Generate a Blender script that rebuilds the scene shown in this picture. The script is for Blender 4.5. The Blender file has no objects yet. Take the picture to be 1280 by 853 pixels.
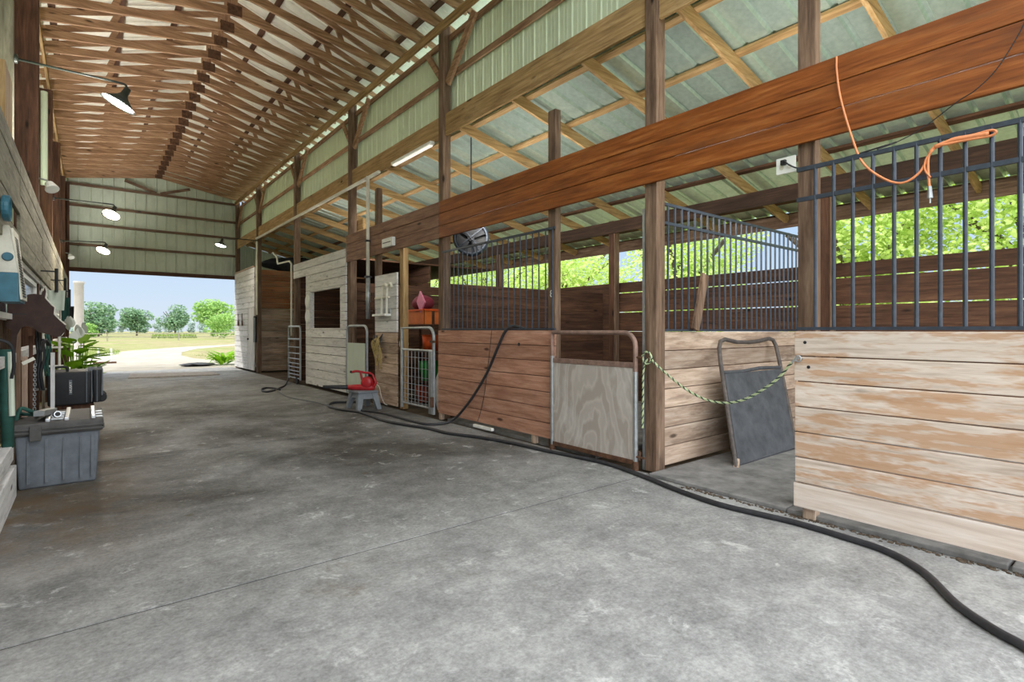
import bpy, bmesh, math, random
from mathutils import Vector, Matrix
random.seed(7)
R = random.Random(11)
scn = bpy.context.scene
COL = scn.collection

# ------------------------------------------------------------------ camera
F = 665.0; V0 = 413.0; TH = math.atan(530.0 / F); S_, C_ = math.sin(TH), math.cos(TH); H = 1.40
def ray(u, v):
    a = (u - 640) / F; b = (V0 - v) / F
    return (S_ + C_ * a, C_ - S_ * a, b)
def atX(u, v, x):
    r = ray(u, v); t = x / r[0]; return Vector((x, t * r[1], H + t * r[2]))
def atY(u, v, y):
    r = ray(u, v); t = y / r[1]; return Vector((t * r[0], y, H + t * r[2]))
def atZ(u, v, z):
    r = ray(u, v); t = (z - H) / r[2]; return Vector((t * r[0], t * r[1], z))
cam = bpy.data.cameras.new('camera'); co = bpy.data.objects.new('camera', cam); COL.objects.link(co)
co.location = (0, 0, H); co.rotation_euler = (math.pi / 2, 0, -TH)
cam.sensor_width = 36; cam.lens = F / 1280 * 36; cam.shift_y = (V0 - 426.5) / 1280
cam.clip_start = 0.02; cam.clip_end = 2000
scn.camera = co

# ------------------------------------------------------------------ materials
def srgb(r, g, b):
    f = lambda c: (c / 255 / 12.92) if c / 255 <= .04045 else ((c / 255 + .055) / 1.055) ** 2.4
    return (f(r), f(g), f(b), 1)
class NT:
    def __init__(s, name):
        s.m = bpy.data.materials.new(name); s.m.use_nodes = True
        s.n = s.m.node_tree.nodes; s.l = s.m.node_tree.links; s.n.clear()
        s.out = s.n.new('ShaderNodeOutputMaterial'); s.b = s.n.new('ShaderNodeBsdfPrincipled')
        s.l.new(s.b.outputs[0], s.out.inputs[0])
    def add(s, t, **k):
        n = s.n.new(t)
        for a, v in k.items(): setattr(n, a, v)
        return n
    def link(s, a, b): s.l.new(a, b)
    def coord(s, scale, rnd=True, world=False):
        if world:
            o = s.add('ShaderNodeNewGeometry').outputs['Position']
        else:
            o = s.add('ShaderNodeTexCoord').outputs['Object']
        mp = s.add('ShaderNodeMapping'); mp.inputs['Scale'].default_value = scale
        if rnd:
            g = s.add('ShaderNodeNewGeometry'); oi = s.add('ShaderNodeObjectInfo')
            ad = s.add('ShaderNodeMath', operation='ADD'); s.link(g.outputs['Random Per Island'], ad.inputs[0]); s.link(oi.outputs['Random'], ad.inputs[1])
            cm = s.add('ShaderNodeVectorMath', operation='SCALE'); cm.inputs[0].default_value = (7.3, 13.1, 5.7)
            s.link(ad.outputs[0], cm.inputs['Scale'])
            va = s.add('ShaderNodeVectorMath', operation='ADD'); s.link(o, va.inputs[0]); s.link(cm.outputs[0], va.inputs[1]); o = va.outputs[0]
        s.link(o, mp.inputs[0]); return mp.outputs[0]
    def noise(s, vec, scale, detail=4, rough=.6, dist=0):
        n = s.add('ShaderNodeTexNoise'); n.inputs['Scale'].default_value = scale; n.inputs['Detail'].default_value = detail
        n.inputs['Roughness'].default_value = rough; n.inputs['Distortion'].default_value = dist
        s.link(vec, n.inputs['Vector']); return n.outputs['Fac']
    def ramp(s, fac, stops):
        r = s.add('ShaderNodeValToRGB'); e = r.color_ramp.elements
        while len(e) < len(stops): e.new(.5)
        for k, (p, c) in enumerate(stops): e[k].position = p; e[k].color = c
        s.link(fac, r.inputs[0]); return r.outputs[0]
    def mix(s, fac, a, b, mode='MIX'):
        m = s.add('ShaderNodeMix', data_type='RGBA', blend_type=mode)
        if isinstance(fac, (int, float)): m.inputs[0].default_value = fac
        else: s.link(fac, m.inputs[0])
        for k, c in ((6, a), (7, b)):
            if isinstance(c, (tuple, list)): m.inputs[k].default_value = c
            else: s.link(c, m.inputs[k])
        return m.outputs[2]
    def bump(s, h, strength=.2, dist=.01):
        b = s.add('ShaderNodeBump'); b.inputs['Strength'].default_value = strength; b.inputs['Distance'].default_value = dist
        s.link(h, b.inputs['Height']); s.link(b.outputs[0], s.b.inputs['Normal'])
    def rough(s, r, metal=0, spec=None):
        s.b.inputs['Roughness'].default_value = r; s.b.inputs['Metallic'].default_value = metal
        if spec is not None: s.b.inputs['Specular IOR Level'].default_value = spec
BW = ((0, 0, 0, 1), (1, 1, 1, 1))
def wood(name, dark, mid, light, axis, blotch=None, bscale=2.2, b0=.5, b1=.62, island=.22, rough=.8, bump=.25):
    """boards or beams with the grain along one axis; blotch = colour of stains or worn finish"""
    t = NT(name)
    sc = {'X': (1.0, 16, 16), 'Y': (16, 1.0, 16), 'Z': (16, 16, 1.0)}[axis]
    g = t.noise(t.coord(sc), 1.6, 5, .65, .3)
    c = t.ramp(g, [(.28, dark), (.5, mid), (.72, light)])
    sc2 = {'X': (.9, 5, 5), 'Y': (5, .9, 5), 'Z': (5, 5, .9)}[axis]
    if blotch:
        f = t.noise(t.coord(sc2), bscale, 4, .7)
        ga = t.add('ShaderNodeMath', operation='MULTIPLY_ADD'); t.link(g, ga.inputs[0]); ga.inputs[1].default_value = .55; ga.inputs[2].default_value = -.275
        gb = t.add('ShaderNodeMath', operation='ADD'); t.link(f, gb.inputs[0]); t.link(ga.outputs[0], gb.inputs[1]); f = gb.outputs[0]
        f = t.ramp(f, [(b0, BW[0]), (b1, BW[1])])
        c = t.mix(f, c, t.mix(.35, blotch, c))
    gi = t.add('ShaderNodeNewGeometry').outputs['Random Per Island']
    mr = t.add('ShaderNodeMapRange'); mr.inputs[3].default_value = 1 - island; mr.inputs[4].default_value = 1 + island
    t.link(gi, mr.inputs[0])
    h = t.add('ShaderNodeHueSaturation'); t.link(mr.outputs[0], h.inputs['Value']); t.link(c, h.inputs['Color'])
    # knots
    v = t.add('ShaderNodeTexVoronoi'); v.inputs['Scale'].default_value = 1.0
    t.link(t.coord({'X': (1.3, 4, 4), 'Y': (4, 1.3, 4), 'Z': (4, 4, 1.3)}[axis]), v.inputs['Vector'])
    k = t.ramp(v.outputs['Distance'], [(.05, BW[1]), (.11, BW[0])])
    c2 = t.mix(k, h.outputs[0], tuple(x * .35 for x in dark[:3]) + (1,))
    t.link(c2, t.b.inputs['Base Color']); t.rough(rough, 0, .3); t.bump(g, bump, .006)
    return t.m
def plain(name, col, rough=.6, metal=0, var=.12, scale=9, spec=None, bump=0):
    t = NT(name)
    n = t.noise(t.coord((1, 1, 1)), scale, 4, .65)
    d = tuple(x * (1 - var * 2) for x in col[:3]) + (1,); l = tuple(min(1, x * (1 + var)) for x in col[:3]) + (1,)
    t.link(t.ramp(n, [(.3, d), (.7, l)]), t.b.inputs['Base Color']); t.rough(rough, metal, spec)
    if bump: t.bump(n, bump, .004)
    return t.m
def emit(name, col, st):
    t = NT(name); t.b.inputs['Base Color'].default_value = col
    t.b.inputs['Emission Color'].default_value = col; t.b.inputs['Emission Strength'].default_value = st
    return t.m
M = {}
# timber
for ax in 'XYZ':
    M['olive' + ax] = wood('olive_grey_board_' + ax, srgb(98, 94, 78), srgb(140, 136, 116), srgb(170, 166, 146), ax, srgb(88, 80, 64), 2.0, .5, .68, island=.15)
    M['post' + ax] = wood('weathered_post_' + ax, srgb(64, 50, 40), srgb(118, 94, 76), srgb(154, 130, 110), ax, srgb(60, 44, 34), 1.6, .5, .7)
    M['yellow' + ax] = wood('treated_pine_' + ax, srgb(118, 92, 60), srgb(168, 136, 92), srgb(198, 168, 124), ax, srgb(104, 82, 58), 1.7, .55, .72)
    M['truss' + ax] = wood('truss_lumber_' + ax, srgb(114, 84, 62), srgb(164, 128, 98), srgb(198, 164, 134), ax, srgb(104, 72, 52), 1.7, .5, .7)
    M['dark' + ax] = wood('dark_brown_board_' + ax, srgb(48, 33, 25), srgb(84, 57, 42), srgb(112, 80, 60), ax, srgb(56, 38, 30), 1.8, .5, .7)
    M['grey' + ax] = wood('whitewashed_grey_board_' + ax, srgb(190, 188, 186), srgb(222, 220, 218), srgb(238, 236, 234), ax, srgb(150, 146, 141), 2.6, .54, .72, island=.14)
    M['tan' + ax] = wood('sun_bleached_board_' + ax, srgb(142, 118, 98), srgb(186, 162, 142), srgb(216, 198, 180), ax, srgb(118, 92, 74), 1.6, .5, .64, island=.26)
M['ebony'] = wood('nearly_black_brown_timber', srgb(34, 25, 20), srgb(62, 44, 34), srgb(84, 62, 48), 'Y', srgb(36, 27, 22), 1.7, .5, .7)
M['beam'] = wood('varnished_redwood_board', srgb(92, 46, 16), srgb(138, 76, 30), srgb(174, 108, 54), 'Y', srgb(86, 50, 30), 1.5, .5, .75, island=.1, rough=.5)
M['beamfar'] = wood('faded_redwood_board', srgb(92, 62, 46), srgb(140, 104, 84), srgb(170, 136, 116), 'Y', srgb(96, 66, 50), 1.7, .5, .7, island=.12, rough=.7)
M['stall'] = wood('faded_red_stall_board', srgb(138, 94, 74), srgb(182, 134, 110), srgb(208, 168, 146), 'Y', srgb(142, 92, 72), 2.0, .48, .68, island=.13)
M['door'] = wood('bleached_door_board', srgb(176, 156, 140), srgb(214, 198, 184), srgb(232, 222, 213), 'Y', srgb(176, 122, 66), 2.1, .46, .58, island=.06, rough=.7)
M['doorpale'] = wood('new_pale_door_board', srgb(192, 172, 156), srgb(214, 198, 184), srgb(230, 218, 208), 'Y', island=.03, rough=.7)
M['redwall'] = wood('reddish_partition_board', srgb(112, 66, 40), srgb(160, 106, 72), srgb(186, 136, 98), 'X', srgb(120, 100, 80), 1.2, .46, .7)
def sheet_mat(name, c1, c2, rough, metal):
    t = NT(name)
    n = t.noise(t.coord((.6, .6, .6), rnd=False), 2.2, 5, .7); n2 = t.noise(t.coord((6, 6, 1.2), rnd=False), 3, 3, .6)
    c = t.mix(t.ramp(n2, [(.3, BW[0]), (.8, BW[1])]), c1, c2)
    c = t.mix(t.ramp(n, [(.52, BW[0]), (.75, (.5, .5, .5, 1))]), c, tuple(x * .6 for x in c1[:3]) + (1,))
    t.link(c, t.b.inputs['Base Color']); t.rough(rough, metal); return t.m
M['siding'] = sheet_mat('pale_green_steel_siding', srgb(212, 226, 196), srgb(224, 236, 210), .55, 0)
M['gable'] = sheet_mat('grey_green_steel_siding', srgb(196, 206, 187), srgb(210, 218, 202), .55, 0)
M['roof'] = sheet_mat('off_white_steel_roofing', srgb(238, 234, 218), srgb(246, 243, 232), .5, 0)
M['lean'] = sheet_mat('galvanised_roofing', srgb(182, 204, 193), srgb(208, 226, 216), .36, .6)
# metal, plastic, rope
M['black_steel'] = plain('black_painted_steel', srgb(62, 70, 82), .45, .3, .15, 20)
M['galv'] = plain('galvanised_pipe', srgb(176, 180, 182), .42, .7, .12, 14)
M['rusty'] = plain('rusty_pink_pipe', srgb(150, 122, 110), .6, .3, .2, 12)
M['old_pipe'] = plain('old_dark_pipe', srgb(98, 90, 86), .65, .3, .25, 14)
M['rust'] = plain('rusted_iron', srgb(104, 72, 52), .8, .2, .3, 18)
M['pvc'] = plain('white_pipe', srgb(226, 222, 206), .5, 0, .08, 8)
M['white'] = plain('white_paint', srgb(236, 236, 230), .5, 0, .05, 8)
M['hose'] = plain('black_hose_rubber', srgb(46, 46, 50), .5, 0, .2, 14)
M['hose_grey'] = plain('grey_cord', srgb(120, 122, 124), .6, 0, .15, 14)
M['rubber'] = plain('grey_black_rubber', srgb(78, 80, 84), .75, 0, .22, 7, bump=.2)
M['mat'] = plain('dusty_rubber_mat', srgb(132, 130, 128), .85, 0, .25, 5, bump=.2)
M['black'] = plain('matt_black', srgb(30, 31, 34), .6, 0, .2, 10)
M['trunk'] = plain('dusty_grey_plastic', srgb(104, 110, 116), .7, 0, .16, 6, bump=.15)
M['trunk_lid'] = plain('faded_dark_lid', srgb(86, 84, 82), .7, 0, .2, 6)
M['alu'] = plain('brushed_aluminium', srgb(196, 198, 200), .35, .8, .08, 10)
M['red'] = plain('glossy_red_plastic', srgb(176, 36, 42), .35, 0, .1, 8)
M['orange'] = plain('orange_plastic', srgb(226, 92, 34), .45, 0, .1, 6)
M['orange_light'] = plain('orange_tote_plastic', srgb(224, 120, 56), .5, 0, .1, 6)
M['green'] = plain('green_plastic', srgb(40, 160, 60), .45, 0, .1, 6)
M['redbrown'] = plain('brick_red_plastic', srgb(180, 76, 52), .5, 0, .1, 6)
M['maroon'] = plain('maroon_fabric', srgb(120, 30, 50), .8, 0, .2, 10)
M['pink'] = plain('pink_wrapping', srgb(226, 130, 160), .35, 0, .12, 10)
M['stool'] = plain('grey_stool_plastic', srgb(128, 134, 140), .6, 0, .1, 8)
M['teal'] = plain('teal_paint', srgb(54, 106, 124), .5, 0, .12, 8)
M['cream'] = plain('cream_enamel', srgb(212, 208, 192), .5, 0, .1, 8)
M['horse'] = plain('rust_brown_plate', srgb(64, 44, 37), .7, .3, .25, 9)
M['darkgreen'] = plain('dark_green_canvas', srgb(40, 84, 74), .8, 0, .2, 8)
M['extcord'] = plain('orange_cord', srgb(226, 142, 92), .5, 0, .1, 12)
M['straw'] = plain('straw_twine', srgb(196, 172, 112), .9, 0, .2, 20)
M['rope_pale'] = plain('pale_green_rope', srgb(190, 202, 158), .8, 0, .1, 20)
M['rope_dark'] = plain('dark_green_rope', srgb(44, 66, 52), .8, 0, .1, 20)
M['lampshade'] = plain('dark_green_enamel', srgb(52, 58, 50), .45, .2, .15, 8)
M['bulb'] = emit('lamp_glow', (1, .86, .62, 1), 9.0)
M['bulb_white'] = emit('lamp_glow_white', (1, .97, .95, 1), 9.0)
M['strip'] = emit('strip_light_diffuser', (1, .97, .9, 1), .22)
M['glass'] = plain('dark_window_pane', srgb(40, 52, 66), .12, 0, .2, 3, spec=.7)
M['tarp'] = plain('dark_tarp', srgb(44, 46, 52), .7, 0, .3, 6)
M['column'] = plain('off_white_column', srgb(186, 178, 170), .7, 0, .06, 3)
M['paper'] = plain('white_sack_paper', srgb(214, 216, 220), .7, 0, .15, 9)
M['terracotta'] = plain('dark_clay_pot', srgb(92, 66, 56), .8, 0, .15, 8)
M['bark'] = plain('tree_bark', srgb(96, 84, 72), .9, 0, .25, 4)
M['ochre'] = plain('ochre_plywood', srgb(206, 164, 70), .75, 0, .12, 5)
def leafmat(name, c1, c2, c3, tr=.5):
    t = NT(name); g = t.add('ShaderNodeNewGeometry').outputs['Random Per Island']
    c = t.ramp(g, [(0, c1), (.5, c2), (1, c3)])
    t.link(c, t.b.inputs['Base Color']); t.rough(.55, 0, .3)
    d = t.add('ShaderNodeBsdfTranslucent'); t.link(c, d.inputs[0])
    mx = t.add('ShaderNodeMixShader'); mx.inputs[0].default_value = tr
    t.link(t.b.outputs[0], mx.inputs[1]); t.link(d.outputs[0], mx.inputs[2]); t.link(mx.outputs[0], t.out.inputs[0])
    return t.m
M['leaf'] = leafmat('bright_tree_leaves', srgb(158, 190, 88), srgb(200, 222, 122), srgb(226, 238, 164))
M['leaf_far'] = leafmat('grey_green_leaves', srgb(84, 120, 86), srgb(116, 150, 112), srgb(146, 172, 132), .3)
M['leaf_bush'] = leafmat('light_green_leaves', srgb(104, 146, 70), srgb(146, 184, 96), srgb(172, 204, 120), .4)
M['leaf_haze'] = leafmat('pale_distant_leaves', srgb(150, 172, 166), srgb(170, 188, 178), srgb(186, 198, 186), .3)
M['leaf_lily'] = leafmat('lily_leaves', srgb(96, 150, 30), srgb(140, 190, 40), srgb(176, 214, 70), .45)
M['grass'] = leafmat('grass_blades', srgb(104, 130, 58), srgb(136, 156, 80), srgb(164, 174, 104), .4)

def concrete():
    t = NT('worn_concrete')
    p = t.coord((1, 1, 1), rnd=False, world=True)
    big = t.noise(p, .55, 5, .62, .4); mid = t.noise(p, 2.3, 6, .72); fine = t.noise(p, 46, 3, .7); speck = t.noise(p, 120, 2, .6)
    base = t.ramp(mid, [(.25, srgb(116, 116, 116)), (.5, srgb(148, 148, 147)), (.75, srgb(176, 176, 174))])
    # dirty mid-aisle band, its darkening also standing in for light falling off inwards
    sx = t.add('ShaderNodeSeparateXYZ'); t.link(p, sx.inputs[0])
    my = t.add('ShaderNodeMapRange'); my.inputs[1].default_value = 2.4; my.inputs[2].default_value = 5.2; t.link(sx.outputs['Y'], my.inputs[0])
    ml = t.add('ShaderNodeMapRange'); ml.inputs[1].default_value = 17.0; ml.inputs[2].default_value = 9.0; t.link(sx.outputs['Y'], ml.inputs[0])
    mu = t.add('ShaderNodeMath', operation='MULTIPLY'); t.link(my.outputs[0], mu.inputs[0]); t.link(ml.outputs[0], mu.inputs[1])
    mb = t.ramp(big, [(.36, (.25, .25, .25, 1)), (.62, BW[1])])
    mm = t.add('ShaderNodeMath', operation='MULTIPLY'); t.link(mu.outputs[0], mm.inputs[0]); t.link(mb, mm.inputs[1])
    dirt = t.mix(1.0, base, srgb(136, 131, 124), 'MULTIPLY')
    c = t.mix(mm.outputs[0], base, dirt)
    st = t.ramp(t.noise(p, 1.1, 6, .75, .8), [(.60, BW[0]), (.70, (.6, .6, .6, 1))])
    c = t.mix(st, c, srgb(108, 100, 88))
    lt = t.ramp(t.noise(p, 3.6, 6, .78, .5), [(.58, BW[0]), (.72, (.7, .7, .7, 1))])
    c = t.mix(lt, c, srgb(212, 212, 210))
    m2 = t.noise(p, 13, 8, .75, .3)
    c = t.mix(.32, c, t.ramp(m2, [(.32, srgb(70, 69, 67)), (.5, srgb(188, 188, 188)), (.68, srgb(250, 250, 248))]), 'SOFT_LIGHT')
    c = t.mix(.5, c, t.ramp(fine, [(.3, srgb(110, 109, 107)), (.7, srgb(232, 232, 230))]), 'SOFT_LIGHT')
    c = t.mix(t.ramp(speck, [(.66, BW[0]), (.74, (.5, .5, .5, 1))]), c, srgb(96, 92, 84))
    # brown damp stain at the foot of the left wall
    nx = t.add('ShaderNodeMapRange', interpolation_type='SMOOTHSTEP'); nx.inputs[1].default_value = .75; nx.inputs[2].default_value = -.2; t.link(sx.outputs['X'], nx.inputs[0])
    ny = t.add('ShaderNodeMapRange', interpolation_type='SMOOTHSTEP'); ny.inputs[1].default_value = 3.6; ny.inputs[2].default_value = 5.2; t.link(sx.outputs['Y'], ny.inputs[0])
    nm = t.add('ShaderNodeMath', operation='MULTIPLY'); t.link(nx.outputs[0], nm.inputs[0]); t.link(ny.outputs[0], nm.inputs[1])
    nn = t.add('ShaderNodeMath', operation='MULTIPLY'); t.link(nm.outputs[0], nn.inputs[0]); t.link(t.ramp(mid, [(.35, BW[0]), (.6, BW[1])]), nn.inputs[1])
    c = t.mix(nn.outputs[0], c, srgb(92, 76, 56))
    # wet or oily drips
    v = t.add('ShaderNodeTexVoronoi'); v.inputs['Scale'].default_value = 1.25; t.link(p, v.inputs['Vector'])
    dr = t.ramp(v.outputs['Distance'], [(.035, BW[1]), (.06, BW[0])])
    c = t.mix(dr, c, srgb(92, 86, 74))
    t.link(c, t.b.inputs['Base Color'])
    r = t.ramp(big, [(.4, (.55, .55, .55, 1)), (.6, (.85, .85, .85, 1))]); t.link(r, t.b.inputs['Roughness'])
    t.b.inputs['Specular IOR Level'].default_value = .3
    t.bump(fine, .25, .004); return t.m
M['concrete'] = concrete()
def ground():
    t = NT('dry_pasture'); p = t.coord((1, 1, 1), rnd=False, world=True)
    a = t.noise(p, .06, 5, .65); b = t.noise(p, .9, 5, .7); c3 = t.noise(p, 9, 3, .7)
    c = t.ramp(b, [(.3, srgb(120, 114, 88)), (.55, srgb(146, 139, 110)), (.75, srgb(166, 159, 132))])
    c = t.mix(t.ramp(a, [(.45, BW[0]), (.6, BW[1])]), c, t.ramp(b, [(.3, srgb(108, 120, 70)), (.7, srgb(142, 148, 98))]))
    c = t.mix(.4, c, t.ramp(c3, [(.3, srgb(110, 108, 80)), (.7, srgb(214, 208, 180))]), 'SOFT_LIGHT')
    t.link(c, t.b.inputs['Base Color']); t.rough(.95, 0, .1); return t.m
M['ground'] = ground()
M['gravel'] = plain('pale_shell_gravel', srgb(162, 155, 143), .95, 0, .1, 1.3, .1)
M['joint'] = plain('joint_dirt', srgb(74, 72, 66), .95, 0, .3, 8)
M['dirt'] = plain('stall_dirt', srgb(96, 84, 72), .95, 0, .25, 3, .1)
def ply():
    t = NT('grey_plywood'); w = t.add('ShaderNodeTexWave', wave_type='RINGS', rings_direction='X'); w.inputs['Scale'].default_value = 2.0
    w.inputs['Distortion'].default_value = 11; w.inputs['Detail'].default_value = 3; w.inputs['Detail Scale'].default_value = 1.4
    p = t.coord((1, 1.0, .45), rnd=False); t.link(p, w.inputs['Vector'])
    n = t.noise(p, 4, 4, .7)
    c = t.ramp(w.outputs['Fac'], [(.2, srgb(168, 158, 149)), (.6, srgb(190, 182, 174)), (.9, srgb(178, 169, 161))])
    c = t.mix(t.ramp(n, [(.5, BW[0]), (.75, (.6, .6, .6, 1))]), c, srgb(214, 210, 206))
    t.link(c, t.b.inputs['Base Color']); t.rough(.8, 0, .2); return t.m
M['ply'] = ply()

# ------------------------------------------------------------------ mesh building
class MB:
    def __init__(s): s.v = []; s.f = []
    def add(s, vs, fs):
        o = len(s.v); s.v += [Vector(v) for v in vs]; s.f += [tuple(i + o for i in f) for f in fs]; return s
    def box(s, x0, x1, y0, y1, z0, z1):
        x0, x1 = sorted((x0, x1)); y0, y1 = sorted((y0, y1)); z0, z1 = sorted((z0, z1))
        return s.add([(x0, y0, z0), (x1, y0, z0), (x1, y1, z0), (x0, y1, z0), (x0, y0, z1), (x1, y0, z1), (x1, y1, z1), (x0, y1, z1)],
                     [(0, 3, 2, 1), (4, 5, 6, 7), (0, 1, 5, 4), (1, 2, 6, 5), (2, 3, 7, 6), (3, 0, 4, 7)])
    def bbox(s, x0, x1, y0, y1, z0, z1, b):
        """box with chamfered edges"""
        bm = bmesh.new(); bmesh.ops.create_cube(bm, size=1)
        for v in bm.verts:
            v.co = Vector(((x0 + x1) / 2 + v.co.x * abs(x1 - x0), (y0 + y1) / 2 + v.co.y * abs(y1 - y0), (z0 + z1) / 2 + v.co.z * abs(z1 - z0)))
        bmesh.ops.bevel(bm, geom=list(bm.edges), offset=b, segments=2, profile=.6, affect='EDGES')
        bm.verts.index_update()
        s.add([v.co.copy() for v in bm.verts], [[v.index for v in f.verts] for f in bm.faces]); bm.free(); return s
    def bar(s, p, q, w, h, up=(0, 0, 1)):
        """rectangular bar p->q; h along 'up', w across"""
        p, q = Vector(p), Vector(q); d = (q - p).normalized(); u = Vector(up); u = (u - d * u.dot(d))
        if u.length < 1e-4: u = Vector((1, 0, 0)); u = u - d * u.dot(d)
        u.normalize(); r = d.cross(u)
        vs = []
        for c in (p, q):
            for a, b in ((-1, -1), (1, -1), (1, 1), (-1, 1)): vs.append(c + r * a * w / 2 + u * b * h / 2)
        return s.add(vs, [(0, 1, 2, 3)[::-1], (4, 5, 6, 7), (0, 1, 5, 4), (1, 2, 6, 5), (2, 3, 7, 6), (3, 0, 4, 7)])
    def tube(s, pts, r, n=8, cap=True):
        pts = [Vector(p) for p in pts]; N = len(pts); rs = r if isinstance(r, (list, tuple)) else [r] * N
        vs = []; ref = None
        for i, p in enumerate(pts):
            d = (pts[min(i + 1, N - 1)] - pts[max(i - 1, 0)])
            d = d.normalized() if d.length > 1e-9 else Vector((0, 0, 1))
            if ref is None: ref = Vector((0, 0, 1)) if abs(d.z) < .9 else Vector((1, 0, 0))
            a = (ref - d * ref.dot(d))
            if a.length < 1e-4: a = Vector((0, 1, 0)) - d * d.y
            a.normalize(); ref = a; b = d.cross(a)
            for k in range(n):
                t = 2 * math.pi * k / n; vs.append(p + (a * math.cos(t) + b * math.sin(t)) * rs[i])
        fs = []
        for i in range(N - 1):
            for k in range(n):
                k2 = (k + 1) % n; fs.append((i * n + k, i * n + k2, (i + 1) * n + k2, (i + 1) * n + k))
        if cap: fs.append(tuple(range(n))[::-1]); fs.append(tuple((N - 1) * n + k for k in range(n)))
        return s.add(vs, fs)
    def lathe(s, prof, c, axis=(0, 0, 1), n=24):
        """prof = list of (radius, height along axis) from c"""
        ax = Vector(axis).normalized(); a = ax.orthogonal().normalized(); b = ax.cross(a); c = Vector(c); vs = []; fs = []
        for r, h in prof:
            for k in range(n):
                t = 2 * math.pi * k / n; vs.append(c + ax * h + (a * math.cos(t) + b * math.sin(t)) * max(r, 1e-4))
        for i in range(len(prof) - 1):
            for k in range(n):
                k2 = (k + 1) % n; fs.append((i * n + k, i * n + k2, (i + 1) * n + k2, (i + 1) * n + k))
        return s.add(vs, fs)
    def prism(s, pts, d):
        """closed outline (3-D, planar) extruded by d"""
        d = Vector(d); n = len(pts); a = [Vector(p) for p in pts]; b = [p + d for p in a]
        return s.add(a + b, [tuple(range(n))[::-1], tuple(range(n, 2 * n))] + [(i, (i + 1) % n, (i + 1) % n + n, i + n) for i in range(n)])
    def ell(s, c, r, n=14, m=9, jit=0, rnd=R):
        c = Vector(c); vs = []; fs = []
        for i in range(m + 1):
            p = math.pi * i / m
            for k in range(n):
                t = 2 * math.pi * k / n; j = 1 + (rnd.random() - .5) * jit
                vs.append(c + Vector((r[0] * math.sin(p) * math.cos(t), r[1] * math.sin(p) * math.sin(t), r[2] * math.cos(p))) * j)
        for i in range(m):
            for k in range(n):
                k2 = (k + 1) % n; fs.append((i * n + k, (i + 1) * n + k, (i + 1) * n + k2, i * n + k2))
        return s.add(vs, fs)
ORG = {}
def org(o):
    while o.parent: o = o.parent
    return ORG[o.name]
def build(name, mb, mat, parent=None, smooth=False, origin=None):
    me = bpy.data.meshes.new(name); vs = mb.v
    if parent is not None: O = org(parent)
    elif origin is not None: O = Vector(origin)
    else:
        xs = [v.x for v in vs]; ys = [v.y for v in vs]; zs = [v.z for v in vs]
        O = Vector(((min(xs) + max(xs)) / 2, (min(ys) + max(ys)) / 2, min(zs)))
    me.from_pydata([tuple(v - O) for v in vs], [], mb.f); me.update()
    me.materials.append(M[mat] if isinstance(mat, str) else mat)
    if smooth: me.polygons.foreach_set('use_smooth', [True] * len(me.polygons))
    o = bpy.data.objects.new(name, me); COL.objects.link(o)
    if parent is not None: o.parent = parent
    else: o.location = O; ORG[o.name] = O
    return o
def smooth_angle(o, deg=40):
    me = o.data; me.polygons.foreach_set('use_smooth', [True] * len(me.polygons))
    bm = bmesh.new(); bm.from_mesh(me)
    for e in bm.edges:
        if len(e.link_faces) == 2 and e.calc_face_angle(0) > math.radians(deg): e.smooth = False
    bm.to_mesh(me); bm.free(); return o
def tag(o, label, cat, group=None, kind=None):
    if label: o['label'] = label
    if cat: o['category'] = cat
    if group: o['group'] = group
    if kind: o['kind'] = kind
    return o
def thing(name, label, cat, loc, group=None):
    o = bpy.data.objects.new(name, None); COL.objects.link(o); o.location = loc; o.empty_display_size = .1
    ORG[o.name] = Vector(loc); return tag(o, label, cat, group)
def struct(name, mb, mat, label=None, cat=None, **k):
    o = build(name, mb, mat, **k); o['kind'] = 'structure'
    if label: o['label'] = label
    o['category'] = cat or name.split('_')[0]
    return o
def dup(root, loc, label=None, group=None):
    r = root.copy(); COL.objects.link(r); r.location = loc; ORG[r.name] = Vector(loc)
    if label: r['label'] = label
    if group: r['group'] = group
    for ch in list(root.children):
        c = ch.copy(); COL.objects.link(c); c.parent = r
        for g in list(ch.children):
            d = g.copy(); COL.objects.link(d); d.parent = c
    return r
def spline(pts, n=8):
    """Catmull-Rom through points"""
    P = [Vector(p) for p in pts]; P = [P[0] * 2 - P[1]] + P + [P[-1] * 2 - P[-2]]; out = []
    for i in range(1, len(P) - 2):
        a, b, c, d = P[i - 1:i + 3]
        for k in range(n):
            t = k / n
            out.append(.5 * ((2 * b) + (c - a) * t + (2 * a - 5 * b + 4 * c - d) * t * t + (3 * b - a - 3 * c + d) * t ** 3))
    out.append(P[-2]); return out
def ribbed(y0, y1, rib, ribw, ribh, fn, minor=True):
    """ribbed sheet: returns profile list of (s, h) along the rib-crossing direction"""
    prof = []; y = y0
    while y < y1:
        prof += [(y, 0), (y + ribw * .3, ribh), (y + ribw * .7, ribh), (y + ribw, 0)]
        if minor:
            for k in (.38, .66):
                m = y + rib * k; prof += [(m, 0), (m + .006, ribh * .25), (m + .024, ribh * .25), (m + .03, 0)]
        y += rib
    prof.append((y1, 0)); return [(min(a, y1), h) for a, h in prof]
def sheet(mb, prof, A, B, nrm, along, t=None):
    """strip between two guide functions A(s), B(s); offset by h along nrm"""
    n = Vector(nrm); vs = []
    for s, h in prof: vs.append(Vector(A(s)) + n * h); vs.append(Vector(B(s)) + n * h)
    mb.add(vs, [(2 * i, 2 * i + 1, 2 * i + 3, 2 * i + 2) for i in range(len(prof) - 1)])
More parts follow.
